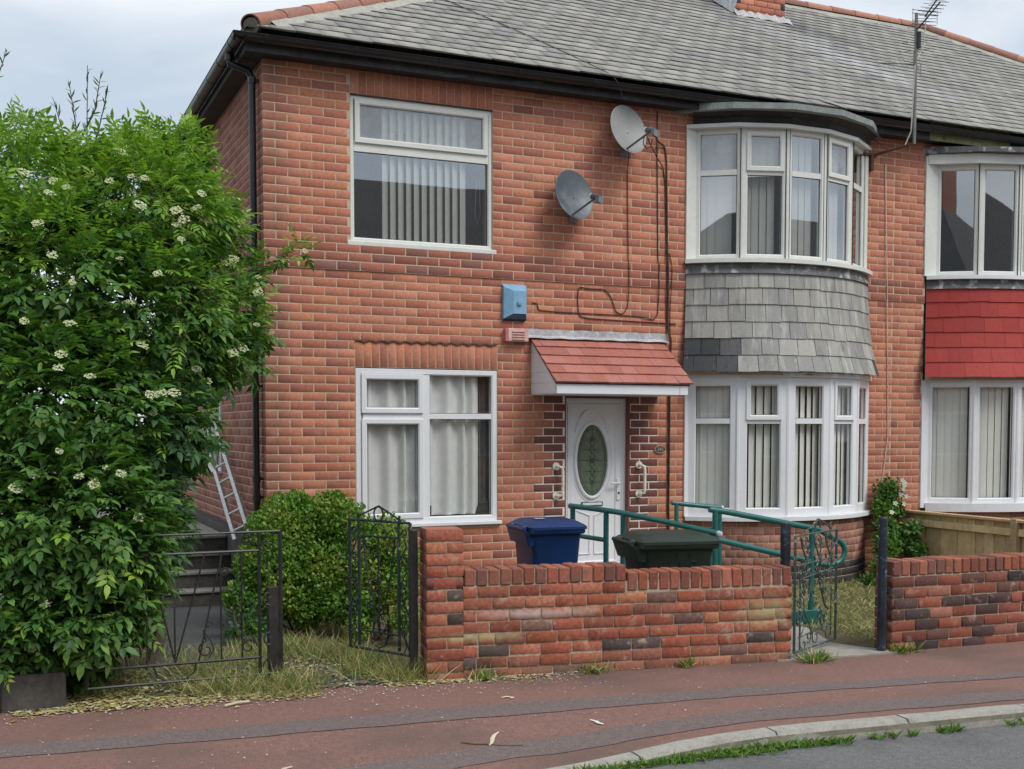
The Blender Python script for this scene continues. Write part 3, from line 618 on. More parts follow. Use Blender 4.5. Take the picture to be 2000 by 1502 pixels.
for a, b in ((.172, .37), (.152, .345)): q.tube(ell(ocx, ocz, a, b, .077), .0022, 4, closed=True)
for dz in (-.235, -.118, 0, .118, .235):
    hw = .197 * math.sqrt(1 - (dz / .398) ** 2) if dz == 0 else .13 * math.sqrt(1 - (dz / .398) ** 2)
    q.tube([(ocx - hw, .077, ocz + dz), (ocx + hw, .077, ocz + dz)], .002, 4)
q.tube([(ocx, .077, ocz + .235), (ocx, .077, ocz + .395)], .002, 4); q.tube([(ocx, .077, ocz - .235), (ocx, .077, ocz - .395)], .002, 4)
for c0, c1 in ((0, .235), (-.235, 0)):
    for sg in (-1, 1): q.tube([(ocx + sg * .03 * math.sin(2 * math.pi * 1.5 * t / 16), .076, ocz + c0 + (c1 - c0) * t / 16) for t in range(17)], .0028, 4)
for dz in (-.24, 0, .235): q.prism([(ocx - .03, .075, ocz + dz), (ocx, .075, ocz + dz - .03), (ocx + .03, .075, ocz + dz), (ocx, .075, ocz + dz + .03)], (0, -.004, 0))
q.build('lead_pattern', m_gasket, door)
for sg in (-1, 1):       # lower panels with sloping tops
    xa, xb = (ocx + .03, ocx + .20) if sg > 0 else (ocx - .20, ocx - .03); hi, lo = (.90, .84)
    P = [(xa, .083, .42), (xb, .083, .42), (xb, .083, hi if sg > 0 else lo), (xa, .083, lo if sg > 0 else hi)]
    q = MB(); q.tube(P, .009, 6, closed=True); q.build('door_panel', m_white, door)
q = MB(); q.box(ocx - .13, ocx + .13, .078, .09, .945, .985); q.tube([(ocx - .13, .077, .945), (ocx + .13, .077, .945), (ocx + .13, .077, .985), (ocx - .13, .077, .985)], .004, 4, closed=True); q.build('letter_box', m_gasket, door)
q = MB(); q.box(ocx - .118, ocx + .118, .070, .08, .952, .979); q.build('letter_flap', m_white, door, bevel=.003)
q = MB(); q.box(3.862, 3.905, .060, .072, 1.0, 1.24); q.build('handle_plate', m_white, door, bevel=.004)
q = MB(); q.tube([(3.885, .06, 1.19), (3.885, .028, 1.19), (3.865, .022, 1.19), (3.77, .022, 1.19)], .010, 8); q.build('handle', m_white, door, smooth=True)
q = MB(); q.tube([(3.885, .062, 1.08), (3.885, .052, 1.08)], .012, 10); q.build('keyhole', m_gasket, door)

# ---- canopy over the door
cx0, cx1, cy, czt, czb = 2.78, 4.40, -.62, 2.735, 2.255
cn_ = MB(); cn_.prism([(2.80, -.001, 2.150), (2.80, -.575, 2.150), (2.80, -.575, 2.245), (2.80, -.001, 2.70)], (.012, 0, 0)); cn_.prism([(4.33, -.001, 2.150), (4.33, -.575, 2.150), (4.33, -.575, 2.245), (4.33, -.001, 2.70)], (.012, 0, 0))
cn_.box(2.80, 4.342, -.585, -.001, 2.140, 2.150); canopy = cn_.build('door_canopy', m_white, H1)
for i in range(5):
    za, zb_ = 2.15 + i * .11, 2.15 + (i + 1) * .11 - .006
    def yy(z): return -.001 - .572 * min(1, max(0, (2.70 - z) / (2.70 - 2.245)))
    q = MB(); q.prism([(2.795, -.003, za), (2.795, yy(za), za), (2.795, yy(zb_) , zb_), (2.795, -.003, zb_)], (.006, 0, 0)); q.build('cheek_board', m_white, canopy)
for a, b in ((2.80, 4.245), (4.249, 4.35)):
    q = MB(); q.box(a, b, -.602, -.587, 2.140, 2.238); q.build('fascia_board', m_white, canopy, bevel=.003)
q = MB(); q.prism([(cx0 + .02, -.0, czt - .02), (cx0 + .02, cy + .03, czb - .005), (cx0 + .02, cy + .03, czb - .02), (cx0 + .02, -.0, czt - .035)], (cx1 - cx0 - .04, 0, 0)); q.build('canopy_deck', m_gasket, canopy)
sl = Vector((0, cy, czb - czt)); sl_n = Vector((0, -(czt - czb), -cy)).normalized() * 1.0; sl_n = Vector((0, (czb - czt), -cy)).normalized(); sl_n = Vector((0, -.61, .79))
for i in range(5):
    t0, t1 = i / 5, (i + 1) / 5 + .012
    a0, a1 = Vector((0, 0, czt)) + sl * t0, Vector((0, 0, czt)) + sl * t1
    x = cx0 + (.0 if i % 2 else -.085); k_ = 0
    while x < cx1 - .01:
        xa, xb = max(x, cx0) + .0012, min(x + .17, cx1) - .0012; x += .17
        if xb - xa < .02: continue
        j = random.uniform(-.003, .003); up0, up1 = sl_n * .004, sl_n * (.020 + random.uniform(-.002, .003))
        q = MB(); lo = a1 + Vector((0, 0, j * .5))
        P = [Vector((xa, 0, 0)) + a0, Vector((xb, 0, 0)) + a0, Vector((xb, 0, 0)) + lo, Vector((xa, 0, 0)) + lo]
        T = [P[0] + up0, P[1] + up0, P[2] + up1, P[3] + up1]; q.add(P + T, [(3, 2, 1, 0), (4, 5, 6, 7), (0, 1, 5, 4), (1, 2, 6, 5), (2, 3, 7, 6), (3, 0, 4, 7)])
        q.build('roof_tile', m_tilered, canopy)
q = MB(); q.grid([[(2.735 + 1.72 * i / 40, -.012 - (.045 if j == 0 else 0) - .003 * math.sin(i * 1.7 + j), (2.735 if j == 0 else 2.765 if j == 1 else 2.832) + .003 * math.sin(i * .9)) for i in range(41)] for j in range(3)]); q.build('flashing', m_flash, canopy)

# ---- bays
def surf(bp, off, t):      # point along polyline bp (0..1) pushed outwards
    n_ = len(bp) - 1; x = min(max(t, 0), 1) * n_; i = min(int(x), n_ - 1); f = x - i
    p = bp[i].lerp(bp[i + 1], f); c = Vector(((bp[0].x + bp[-1].x) / 2, 0, 0)); d = bp[0].x
    Rr = ((bp[-1].x - bp[0].x) ** 2 / 4 + BD(bp) ** 2) / (2 * BD(bp)); cen = Vector((c.x, -(BD(bp) - Rr), 0)); nn = (p - cen).normalized()
    return p + nn * off, nn
def BD(bp): return -min(p.y for p in bp)
def bay(house, ux0, ux1, ud, lx0, lx1, ld, xl, frames_top, red=False):
    U = bow(ux0, ux1, ud, 5); L = bow(lx0, lx1, ld, 5)
    Us, Ls = (bow(4.695, 7.235, .49, 20) if not red else bow(8.17, 10.83, .49, 20)), bow(lx0, lx1, ld, 20)
    fm = m_cream if not red else m_white; col_up, col_lo = fm, m_white
    zt = 5.13
    # core behind the skirt and plinth
    m = MB(); c = []
    for zz, PP, off in ((-.1, Ls, -.016), (.74, Ls, -.016), ):
        c.append([Vector((p.x, p.y, zz)) for p in [surf(Ls, off, i / 20)[0] for i in range(21)]])
    m.grid(c)
    c = []
    for zz, off in ((2.38, .06), (2.8, .02), (3.52, -.03)):
        c.append([Vector((p.x, p.y, zz)) for p in [surf(Us, off, i / 20)[0] for i in range(21)]])
    m.grid(c)
    core = m.build('bay', m_mortar, house)
    m = MB()
    for zz in (2.40, 3.56, 5.14, .70):
        S_ = Us if zz > 2 else Ls; P = [(surf(S_, -.02, i / 20)[0]) for i in range(21)]; m.add([(p.x, p.y, zz) for p in P] + [(P[-1].x, .2, zz), (P[0].x, .2, zz)], [tuple(range(23))])
    m.build('bay_floor', m_room, core)
    # plinth bricks
    items = []; RL = ((lx1 - lx0) ** 2 / 4 + ld ** 2) / (2 * ld); ang = 2 * math.asin((lx1 - lx0) / 2 / RL); arc = RL * ang; nb = int(arc / .1225); cen = Vector(((lx0 + lx1) / 2, RL - ld, 0))
    for k in range(-1, 9):
        z = (k + .45) * CZ + .0
        for i in range(nb + 1):
            a = -ang / 2 + ang * (i + (.5 if k % 2 else 0)) / nb
            if a > ang / 2: continue
            p = cen + Vector((math.sin(a), -math.cos(a), 0)) * (RL - .012); mt = m_brickgrey if k < 3 else m_brickbay
            items.append(((p.x, p.y, z), a, arc / nb - JT, CZ - JT, .03, mt, 0))
    place_bricks(core, items, limit=300, jig=.001)
    # lower window frames
    def light(i, P, z0, z1, tz, fw, mat, glass, d, sash, fr=(), fwz=None):
        a, b = P[i], P[i + 1]; u = (b - a); w = u.length; u.normalize(); n_ = Vector((u.y, -u.x, 0))
        if n_.y > 0: n_ = -n_
        cells = [(fw, w - fw, z0 + .06, tz - .03, False), (fw, w - fw, tz + .03, z1 - .055, sash)] if tz else [(fw, w - fw, z0 + .06, z1 - .055, False)]
        return window(house, a, u, n_, w, z0, z1, cells, fw, mat, glass, name='bay_window_frame', d=d, frost=fr)
    return U, L, Us, Ls, core, light
def bay_build(house, ux0, ux1, ud, lx0, lx1, ld, red):
    U, L, Us, Ls, core, light = bay(house, ux0, ux1, ud, lx0, lx1, ld, 0, 0, red)
    for i in range(5):
        if not red:
            light(i, U, 3.66, 5.10, 4.62, .062, m_cream, m_glassup, 0, i in (1, 3), (1,) if i in (0, 1, 3) else ())
            light(i, L, .80, 2.36, 1.87, .10, m_white, m_glass, 0, i in (1, 3))
        else:
            light(i, U, 3.66, 5.02, 4.55 if i == 2 else 0, .065, m_cream, m_glassup, 0, False)
            light(i, L, .86, 2.36, 0, .065, m_white, m_glass, 0, False)
    for P, z0, z1, mt, rr in ((U, 3.66, 5.12, m_cream, .022), (L, .80, 2.38, m_white, .03)):
        for p in P[1:-1]:
            q = MB(); q.tube([Vector((p.x, p.y + .022, z0)), Vector((p.x, p.y + .022, z1))], rr, 8); q.build('corner_post', mt, core)
            if mt is m_cream:
                for sx in (-.024, .024):
                    q = MB(); q.box(p.x + sx - .0025, p.x + sx + .0025, p.y - .004, p.y + .01, z0, z1); q.build('post_joint', m_gasket, core)
    # flat posts against the wall
    for P, z0, z1, mt in ((U, 3.66, 5.12, m_cream), (L, .80, 2.38, m_white)):
        for x0_, x1_ in (((4.68 if not red else 8.12), P[0].x + .004), (P[-1].x - .004, (7.22 if not red else 10.84))):
            if x1_ - x0_ > .01: q = MB(); q.box(x0_, x1_, -.022, .03, z0, z1); q.build('wall_post', mt, core)
    def band(name, S_, off0, off1, z0, z1, mat, n_=20, cap=True, **k):
        q = MB(); o = [surf(S_, off1, i / n_)[0] for i in range(n_ + 1)]; inn = [surf(S_, off0, i / n_)[0] for i in range(n_ + 1)]
        q.grid([[Vector((p.x, p.y, zz)) for p in o] for zz in (z0, z1)]); q.grid([[Vector((p.x, p.y, z1)) for p in o], [Vector((p.x, p.y, z1)) for p in inn]]); q.grid([[Vector((p.x, p.y, z0)) for p in inn], [Vector((p.x, p.y, z0)) for p in o]])
        q.grid([[Vector((p.x, p.y, zz)) for p in inn] for zz in (z1, z0)])
        for e_ in (0, -1): q.quad(Vector((o[e_].x, o[e_].y, z0)), Vector((o[e_].x, o[e_].y, z1)), Vector((inn[e_].x, inn[e_].y, z1)), Vector((inn[e_].x, inn[e_].y, z0)))
        return q.build(name, mat, core, **k)
    band('lower_sill', Ls, -.08, .055, .755, .80 if not red else .86, m_white); band('upper_sill', Us, -.08, .07, 3.615, 3.66, fm_(red))
    band('head_trim', Us, -.08, .035, 5.095 if not red else 5.02, 5.135, m_cream, 5); band('lower_head', Ls, -.08, .03, 2.36, 2.41, m_white, 5)
    if not red:
        # dark tapering cornice, felt roof edge
        q = MB(); q.grid([[Vector((p.x, p.y, zz)) for p in [surf(U, off, i / 5)[0] for i in range(6)]] for zz, off in ((5.137, -.05), (5.137, .045), (5.20, .07), (5.25, .15), (5.25, -.1))]); q.build('cornice', m_blackmat, core)
        UR = bow(4.50, 7.42, .70, 5)
    else:
        UR = bow(ux0 - .22, ux1 + .22, ud + .17, 5)
    rz0, rz1 = (5.25, 5.315) if not red else (5.14, 5.20)
    q = MB(); q.grid([[Vector((p.x, p.y, zz)) for p in UR] for zz in (rz0, rz1)]); q.add([(p.x, p.y, rz1) for p in UR] + [(UR[-1].x, .0, rz1 + .03), (UR[0].x, .0, rz1 + .03)], [tuple(range(8))]); q.add([(p.x, p.y, rz0) for p in UR] + [(UR[-1].x, .0, rz0), (UR[0].x, .0, rz0)], [tuple(range(8))])
    q.build('bay_roof', m_leadroof if not red else m_lead, core)
    if not red:
        q = MB(); 
    # lead apron and hung slates
    q = MB(); q.grid([[Vector((p.x, p.y, zz)) for p in [surf(Us, off + .002 * math.sin(i * 2.1), i / 20)[0] for i in range(21)]] for zz, off in ((3.50, .04), (3.56, .02), (3.62, .015))]); q.build('lead_apron', m_lead, core)
    rows = 6; zt, zb = 3.525, 2.415
    def so(z): t = (zt - z) / (zt - zb); return .012 + .035 * t + .105 * t * t * t
    for r_ in range(rows):
        za, zb2 = zt - (zt - zb) * r_ / rows + .03, zt - (zt - zb) * (r_ + 1) / rows
        n_ = 13 if not red else 11; t = -(.5 if r_ % 2 else .05) / n_
        while t < 1:
            wv = 1 / n_ * random.uniform(.82, 1.14); gp_ = .0004 if red else .0012; ta, tb = max(t, 0) + gp_, min(t + wv, 1) - gp_; t += wv
            if tb - ta < .012: continue
            j = random.uniform(-.006, .006); pts = []
            for tt, sg in ((ta, 0), ((ta + tb) / 2, 0), (tb, 0)):
                p1, n1 = surf(Us, so(za) + .002, tt); pts.append(Vector((p1.x, p1.y, za)))
            lo_ = []
            for tt in (ta, (ta + tb) / 2, tb):
                p1, n1 = surf(Us, so(zb2) + .016, tt); lo_.append(Vector((p1.x, p1.y, zb2 + j)))
            bk = []
            for tt in (ta, (ta + tb) / 2, tb):
                p1, n1 = surf(Us, so(zb2) + .004, tt); bk.append(Vector((p1.x, p1.y, zb2 + j)))
            q = MB(); q.grid([lo_, pts]); q.grid([bk, lo_]); q.quad(pts[0], lo_[0], bk[0]); q.quad(pts[2], bk[2], lo_[2])
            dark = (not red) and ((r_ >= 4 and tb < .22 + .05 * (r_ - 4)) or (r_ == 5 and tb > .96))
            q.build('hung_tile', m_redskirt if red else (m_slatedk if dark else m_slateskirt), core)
    return U, L, core
def fm_(red): return m_white if red else m_cream
U1, L1, core1 = bay_build(H1, 4.80, 7.18, .46, 4.72, 7.30, .54, False)
U2, L2, core2 = bay_build(H2, 8.30, 10.70, .46, 8.22, 10.78, .52, True)
def bay_blind(label, P, z0, z1, angs, off=.09, gap=.089):
    root = empty('vertical_blind', Vector((P[2].x, P[2].y + .1, z1)), label, 'blind')
    for i in range(5):
        a, b = P[i], P[i + 1]; u = (b - a); w = u.length; u.normalize(); n_ = Vector((u.y, -u.x, 0)); n_ = -n_ if n_.y > 0 else n_
        if angs[i] is None: continue
        add_slats(root, a - n_ * off, u, n_, .05, w - .05, z0, z1, angs[i], gap)
bay_blind('white vertical blinds drawn round the upper slate-hung bay', U1, 3.70, 5.08, [-4, -8, -6, -6, -4])
bay_blind('pale vertical blinds, part open, behind the ground floor bay panes', L1, .86, 2.34, [-8, -21, -17, -13, -8])
bay_blind('closed pale blinds in the ground floor bay above the wooden fence', L2, .90, 2.34, [-5, -5, -5, -5, -5])

# ---- roof
EY, EZ, SL = -.30, 5.455, R(33.5); ct, stt = math.cos(SL), math.sin(SL)
def rp(x, s, h=0): return Vector((x, EY + s * ct - h * stt, EZ + s * stt + h * ct))
RS = 4.52 / ct; RY = EY + 4.52; RZ = EZ + 4.52 * math.tan(SL)
def hipL(y): return -.20 + (y - EY) * 1.275
def hipR(y): return 11.93 + (RY - y) * .97
xr0, xr1 = hipL(RY), hipR(RY)
def slope(house, xa, xb, name='roof'):
    m = MB(); P = []
    if house is H1: P = [rp(hipL(EY), 0, -.01), rp(PX, 0, -.01), rp(PX, RS, -.01), rp(xr0, RS, -.01)]
    else: P = [rp(PX, 0, -.01), rp(hipR(EY), 0, -.01), rp(xr1, RS, -.01), rp(PX, RS, -.01)]
    m.quad(*P)
    if house is H1:
        m.add([(hipL(EY), EY, EZ - .01), (xr0, RY, RZ - .01), (-.25, 8.3, EZ - .01)], [(0, 1, 2)]); m.quad((xr0, RY, RZ - .01), (PX, RY, RZ - .01), (PX, 8.3, EZ - .1), (-.25, 8.3, EZ - .1))
    else:
        m.quad((hipR(EY), EY, EZ - .01), (xr1, RY, RZ - .01), (hipR(EY), 8.3, EZ - .1)); m.quad((xr1, RY, RZ - .01), (PX, RY, RZ - .01), (PX, 8.3, EZ - .1), (hipR(EY), 8.3, EZ - .1))
    return m.build(name, m_slatedk, house)
RF1, RF2 = slope(H1, 0, 0), slope(H2, 0, 0)
EXP = .196; rowsN = int(RS / EXP)
SWV = .245
V0 = None
def slate_data(w, seed):
    rr = random.Random(seed); L_ = EXP + .05; j = rr.uniform(-.006, .006); h = rr.uniform(.013, .020); sk = rr.uniform(-.003, .003)
    V = [(-w / 2, j, h), (w / 2, j + sk, h), (w / 2, L_, .004), (-w / 2, L_, .004), (-w / 2, j, 0), (w / 2, j + sk, 0), (w / 2, L_, -.002), (-w / 2, L_, -.002)]
    return np.array([(x, y * ct - z * stt, y * stt + z * ct) for x, y, z in V]), np.array([(0, 1, 2, 3), (4, 5, 1, 0), (0, 3, 7, 4), (1, 5, 6, 2)])
sl_items = {0: [], 1: []}
for r_ in range(rowsN + 1):
    s = r_ * EXP - .045
    if s > RS - .05: break
    ym = EY + (s + EXP * .5) * ct; xa, xb = hipL(ym) + .04, hipR(ym) - .04; off = (.5 if r_ % 2 else 0) * SWV + (xa // SWV) * SWV
    x = off - SWV
    while x < xb:
        a, b = max(x, xa) + .0015, min(x + SWV, xb) - .0015; x += SWV
        if b - a < .03: continue
        # chimney stands through the slope
        sag = -.02 * math.sin(max(0, min(1, s / RS)) * math.pi) * (1 + .5 * math.sin(x * .7))
        for h_, (c0, c1) in enumerate(((-9, PX), (PX, 99))):
            a2, b2 = max(a, c0), min(b, c1)
            if b2 - a2 > .03: sl_items[h_].append(((a2 + b2) / 2, s, b2 - a2, sag))
_sm = {}
for h_, RF in ((0, RF1), (1, RF2)):
    its = sorted(sl_items[h_], key=lambda t: (rp(t[0], t[1]) - CAM).length + (50 if t[0] > 13.5 else 0)); Vs, Fs, base = [], [], 0
    for k, (x, s, w, sag) in enumerate(its):
        sd_ = k % 11 if random.random() < .985 else 99
        if k < 300:
            key = (round(w, 2), sd_)
            if key not in _sm: V, F = slate_data(round(w, 2), sd_); _sm[key] = np_mesh('slate', V, F, [m_slate, m_slateshade], np.array([0, 1, 0, 0]))
            at('slate', _sm[key], RF, rp(x, s, sag * .3 + .004), rot=(0, random.uniform(-.004, .004), random.uniform(-.006, .006)), scale=(w / round(w, 2), 1, 1))
        else:
            V, F = slate_data(w, k); V = V + np.array(rp(x, s, sag * .3 + .004) - wloc(RF)); Vs.append(V); Fs.append(F + base); base += len(V)
    if Vs: link('far_slates', np_mesh('slates', np.concatenate(Vs), np.concatenate(Fs), [m_slate, m_slateshade], np.tile([0, 1, 0, 0], len(Vs))), RF, kind='stuff')
q = MB(); p = rp(6.44, .12, .03); q.prism([p + Vector((-.12, 0, 0)), p + Vector((.02, 0, 0)), p + Vector((.16, -.16, -.10)), p + Vector((.06, -.16, -.10))], (0, .004, .008)); q.build('slipped_slate', m_slate, RF1, label='pale slate slipped down over the gutter')
def half_tiles(parent, A, B, n_, r=.115, ln=None, mat=m_hip):
    A, B = Vector(A), Vector(B); d = (B - A) / n_; t = d.normalized(); s_ = t.cross(Z).normalized(); u_ = s_.cross(t)
    for i in range(n_):
        a = A + d * i - t * .02; b = A + d * (i + 1) + t * .02; ro = r + .006; ri = r - .008; m = MB(); rows = []
        for p, rr in ((a, ro), (b, r - .004)):
            rows.append([p + s_ * rr * math.cos(R(x)) + u_ * (rr * .8 * math.sin(R(x))) for x in range(-15, 196, 15)])
        m.grid(rows); rr2 = [[p + s_ * (rr - .014) * math.cos(R(x)) + u_ * ((rr - .014) * .8 * math.sin(R(x))) for x in range(-15, 196, 15)] for p, rr in ((a, ro), (b, r - .004))]
        m.grid([rows[0], rr2[0]]); m.grid([rr2[1], rows[1]]); m.build('ridge_tile', mat, parent, smooth=True)
hA = Vector((hipL(EY) + .06, EY + .05, EZ + .03)); hB = Vector((xr0, RY, RZ + .0))
half_tiles(RF1, hA, hB, 18, .11); half_tiles(RF1, (xr0, RY, RZ + .03), (PX, RY, RZ + .03), 5, .11)
half_tiles(RF2, (PX, RY, RZ + .03), (xr1, RY, RZ + .03), 9, .11); half_tiles(RF2, (hipR(EY), EY, EZ + .04), (xr1, RY, RZ + .04), 17, .11)
def fillet(parent, A, B, side, n_=40, w=.13):
    m = MB(); rows = []
    for i in range(n_ + 1):
        p = Vector(A).lerp(Vector(B), i / n_); j = .02 * math.sin(i * 1.9) + .012 * math.sin(i * 4.3)
        nn = Vector((0, -stt, ct)); d_ = (Vector(B) - Vector(A)).normalized(); sv = d_.cross(nn).normalized() * side
        rows.append([p + nn * .05, p + sv * .09 + nn * .045, p + sv * (w + .05 + j) + nn * .012])
    m.grid(rows); m.build('mortar_fillet', m_cement, parent)
fillet(RF1, rp(hipL(EY) + .17, .15), rp(xr0, RS), 1); fillet(RF1, rp(xr0, RS), rp(PX, RS), 1, 20); fillet(RF2, rp(PX, RS), rp(xr1, RS), 1, 20); fillet(RF2, rp(xr1, RS), rp(hipR(EY), 0), 1)
# chimney
ch = MB(); ch.box(7.51, 8.39, 3.21, 4.7, 7.2, 9.6); CH = ch.build('chimney', m_mortarw, RF1); items = []
for k in range(0, 18):
    z = 7.72 + k * CZ
    for (fx0, fx1, rz, f) in ((7.5, 8.4, 0, lambda t: (t, 3.2)), (3.2, 4.7, -math.pi / 2, lambda t: (7.5, t)), (3.2, 4.7, math.pi / 2, lambda t: (8.4, t))):
        x = fx0 - (.1175 if k % 2 else 0)
        while x < fx1 - .01:
            a, b = max(x + .005, fx0 + .002), min(x + .23, fx1 - .002); x += PB
            if b - a > .03: items.append(((*f((a + b) / 2), z), rz, b - a, CZ - JT, .013, m_brickgrey if (a < fx0 + .02 or b > fx1 - .02) and b - a < .16 else m_brick, 0))
# chimney bricks hang under the roof part
place_bricks(RF1, items, name='chimney_brick', limit=60)
q = MB(); q.grid([[(7.46 + 1.0 * i / 20, 3.06 + .02 * math.sin(i) if j == 0 else 3.185, 7.70 + (.0 if j == 0 else .13 + .02 * math.sin(i * 2.2))) for i in range(21)] for j in range(2)]); q.build('chimney_flashing', m_flash, RF1)
q = MB(); q.grid([[(7.42 if j == 0 else 7.49, 3.1 + 1.2 * i / 20, 7.72 + (3.1 + 1.2 * i / 20 - 3.1) * math.tan(SL) + (.02 if j == 0 else .22 + .03 * math.sin(i * 2.4))) for i in range(21)] for j in range(2)]); q.build('chimney_flashing', m_flash, RF1)
# fascia, soffit, gutters
def gutter(parent, A, B, r=.062, out=Vector((0, -1, 0)), clips=1.0):
    A, B = Vector(A), Vector(B); m = MB(); rows = []; t = (B - A).normalized(); L_ = (B - A).length
    for p in (A, B): rows.append([p + out * r * math.cos(R(a)) + Z * r * math.sin(R(a)) * 1.0 for a in range(-180, 1, 18)])
    m.grid(rows); rows2 = [[p + out * (r - .005) * math.cos(R(a)) + Z * (r - .005) * math.sin(R(a)) for a in range(-180, 1, 18)] for p in (A, B)]; m.grid(rows2[::-1]); m.grid([rows[0], rows2[0]])
    m.tube([A + out * r, B + out * r], .006, 5); g_ = m.build('gutter', m_black, parent, smooth=True)
    k = int(L_ / clips)
    for i in range(k + 1):
        c = A + t * (.3 + i * clips)
        if (c - A).length > L_: break
        q = MB(); rows = []
        for p in (c - t * .014, c + t * .014): rows.append([p + out * (r + .006) * math.cos(R(a)) + Z * (r + .006) * math.sin(R(a)) for a in range(-180, 20, 20)])
        q.grid(rows); q.build('gutter_clip', m_black, g_)
    return g_
gutter(H1, (-.322, -.262, 5.385), (PX, -.262, 5.392), clips=.85); gutter(H2, (PX, -.262, 5.392), (15.5, -.262, 5.385), clips=.85)
gutter(H1, (-.262, 8.1, 5.36), (-.262, -.322, 5.381), out=Vector((-1, 0, 0)), clips=.6)
q = MB(); q.tube([(-.262, -.262, 5.372), (-.262, -.262, 5.371 - .0)], .01, 4); 
q = MB(); q.box(-.19, PX, -.195, -.175, 5.262, 5.515); q.build('fascia_board', m_fascia, H1); q = MB(); q.box(PX, 8.0, -.195, -.175, 5.262, 5.515); q.build('fascia_board', m_fascia, H2)
q = MB(); q.box(8.0, 9.3, -.196, -.175, 5.262, 5.515); q.build('fascia_board', m_greenfascia, H2, label='fascia board stained green with algae'); q = MB(); q.box(9.3, 15.4, -.195, -.175, 5.262, 5.515); q.build('fascia_board', m_fascia, H2)
q = MB(); q.box(-.19, -.17, -.172, 8.0, 5.262, 5.515); q.build('fascia_board', m_blackmat, H1)
q = MB(); q.box(-.17, PX, -.172, .02, 5.272, 5.288); q.box(-.17, .02, .022, 8.0, 5.272, 5.288); q.build('soffit', m_blackmat, H1); q = MB(); q.box(PX, 15.4, -.172, .02, 5.272, 5.288); q.build('soffit', m_blackmat, H2)
q = MB(); q.tube([hA - Vector((.012, .01, .02)), hA + Vector((.02, .015, .0))], [.085, .095], 12, ry=.07); q.build('hip_end_mortar', m_grime, RF1)
# downpipe
dp = [(-.262, .20, 5.30), (-.262, .20, 5.24), (-.10, .17, 5.19), (-.062, .165, 5.12)]
q = MB(); q.tube(dp, .036, 10); q.tube([(-.262, .20, 5.33), (-.262, .20, 5.27)], .046, 10)
PV = [(-.062, .165, 5.12), (-.062, .165, .02)]
q.tube(PV, .034, 10); DP = q.build('downpipe', m_black, H1, smooth=True)
for z in (5.10, 3.72, 2.2, 1.30, 1.12):
    q = MB(); q.tube([(-.062, .165, z - .03), (-.062, .165, z + .03)], .041, 10); q.box(-.06, .0, .14, .19, z - .012, z + .012); q.build('pipe_collar', m_black, DP)

# ================================================================== THINGS ON THE WALL
def dish(name, label, c, mat, wall_at, rx=.245, rz=.275, yaw=14, roll=-20):
    c = Vector(c); root = empty(name, wall_at, label, 'satellite dish')
    nrm = Vector((math.sin(R(yaw)), -math.cos(R(yaw)), .30)).normalized(); s_ = nrm.cross(Z).normalized() * -1; u_ = nrm.cross(s_).normalized(); u_ = u_ if u_.z > 0 else -u_
    s_, u_ = s_ * math.cos(R(roll)) + u_ * math.sin(R(roll)), u_ * math.cos(R(roll)) - s_ * math.sin(R(roll))
    def P(r, a, back=0): return c + s_ * (rx * r * math.cos(a)) + u_ * (rz * r * math.sin(a)) - nrm * (.055 * (1 - r * r) + back)
    m = MB(); n_ = 36; rows = [[P(r, 2 * math.pi * j / n_) for j in range(n_ + 1)] for r in (.001, .25, .5, .75, .93, 1.0)]
    m.grid(rows); m.grid([rows[-1], [P(1.03, 2 * math.pi * j / n_, .004) for j in range(n_ + 1)], [P(1.0, 2 * math.pi * j / n_, .018) for j in range(n_ + 1)]][::1]); m.grid([[P(r, 2 * math.pi * j / n_, .006) for j in range(n_ + 1)] for r in (1.0, .6, .001)])
    m.build('reflector', mat, root, smooth=True)
    for a in (-.10, .06):
        q = MB(); p = P(.25, R(185)) + s_ * (a + .03) + nrm * .004; q.tube([p, p + nrm * .004], .006, 8); q.build('bolt', m_gasket, root)
    foot = P(.93, R(-90)) + nrm * .005; tip = c + nrm * .27 - u_ * .14 + s_ * .06 
    q = MB(); q.tube([foot - nrm * .05, foot, tip - u_ * .03], .0115, 8); q.build('arm', m_lnb, root, smooth=True)
    b = (c - tip).normalized()
    q = MB(); q.tube([tip + b * .05, tip - b * .02], [.030, .024], 12); q.build('feed_cap', m_white, root, smooth=True)
    q = MB(); q.tube([tip + b * .035, tip - b * .03, tip - b * .035, tip - b * .085], [.032, .030, .020, .022], 12); q.obox(tip - b * .05 - s_ * .03 - u_ * .075, s_ * .06, u_ * .085, -b * .05); q.build('receiver', m_lnb, root, smooth=False)
    w = Vector(wall_at); q = MB(); q.tube([w, w + Vector((0, -.09, 0)), c - nrm * .07], .018, 8); q.box(w.x - .05, w.x + .05, -.012, -.001, w.z - .09, w.z + .09); q.build('mount', m_galv, root)
    return tip
tip1 = dish('satellite_dish', 'pale grey satellite dish high on the wall just left of the bay roof', (3.83, -.22, 4.955), m_dish1, (3.90, -.0, 4.80))
tip2 = dish('satellite_dish', 'dark grey satellite dish lower and left of the pale one', (3.20, -.20, 4.225), m_dish2, (3.28, -.0, 4.06))
def cable(label, pts, mat=m_cable, r=.0055, cat='cable', name='cable'):
    # smooth the path a little
    P = [Vector(p) for p in pts]; out = [P[0]]
    for a, b, c in zip(P[:-2], P[1:-1], P[2:]):
        k = min(.06, (b - a).length * .4, (c - b).length * .4); p0 = b + (a - b).normalized() * k; p1 = b + (c - b).normalized() * k
        for t in (0, .25, .5, .75, 1): out.append(p0.lerp(b, t).lerp(b.lerp(p1, t), t))
    out.append(P[-1]); m = MB(); m.tube(out, r, 6); return m.build(name, mat, None, smooth=True, label=label, cat=cat)
yc = -.009
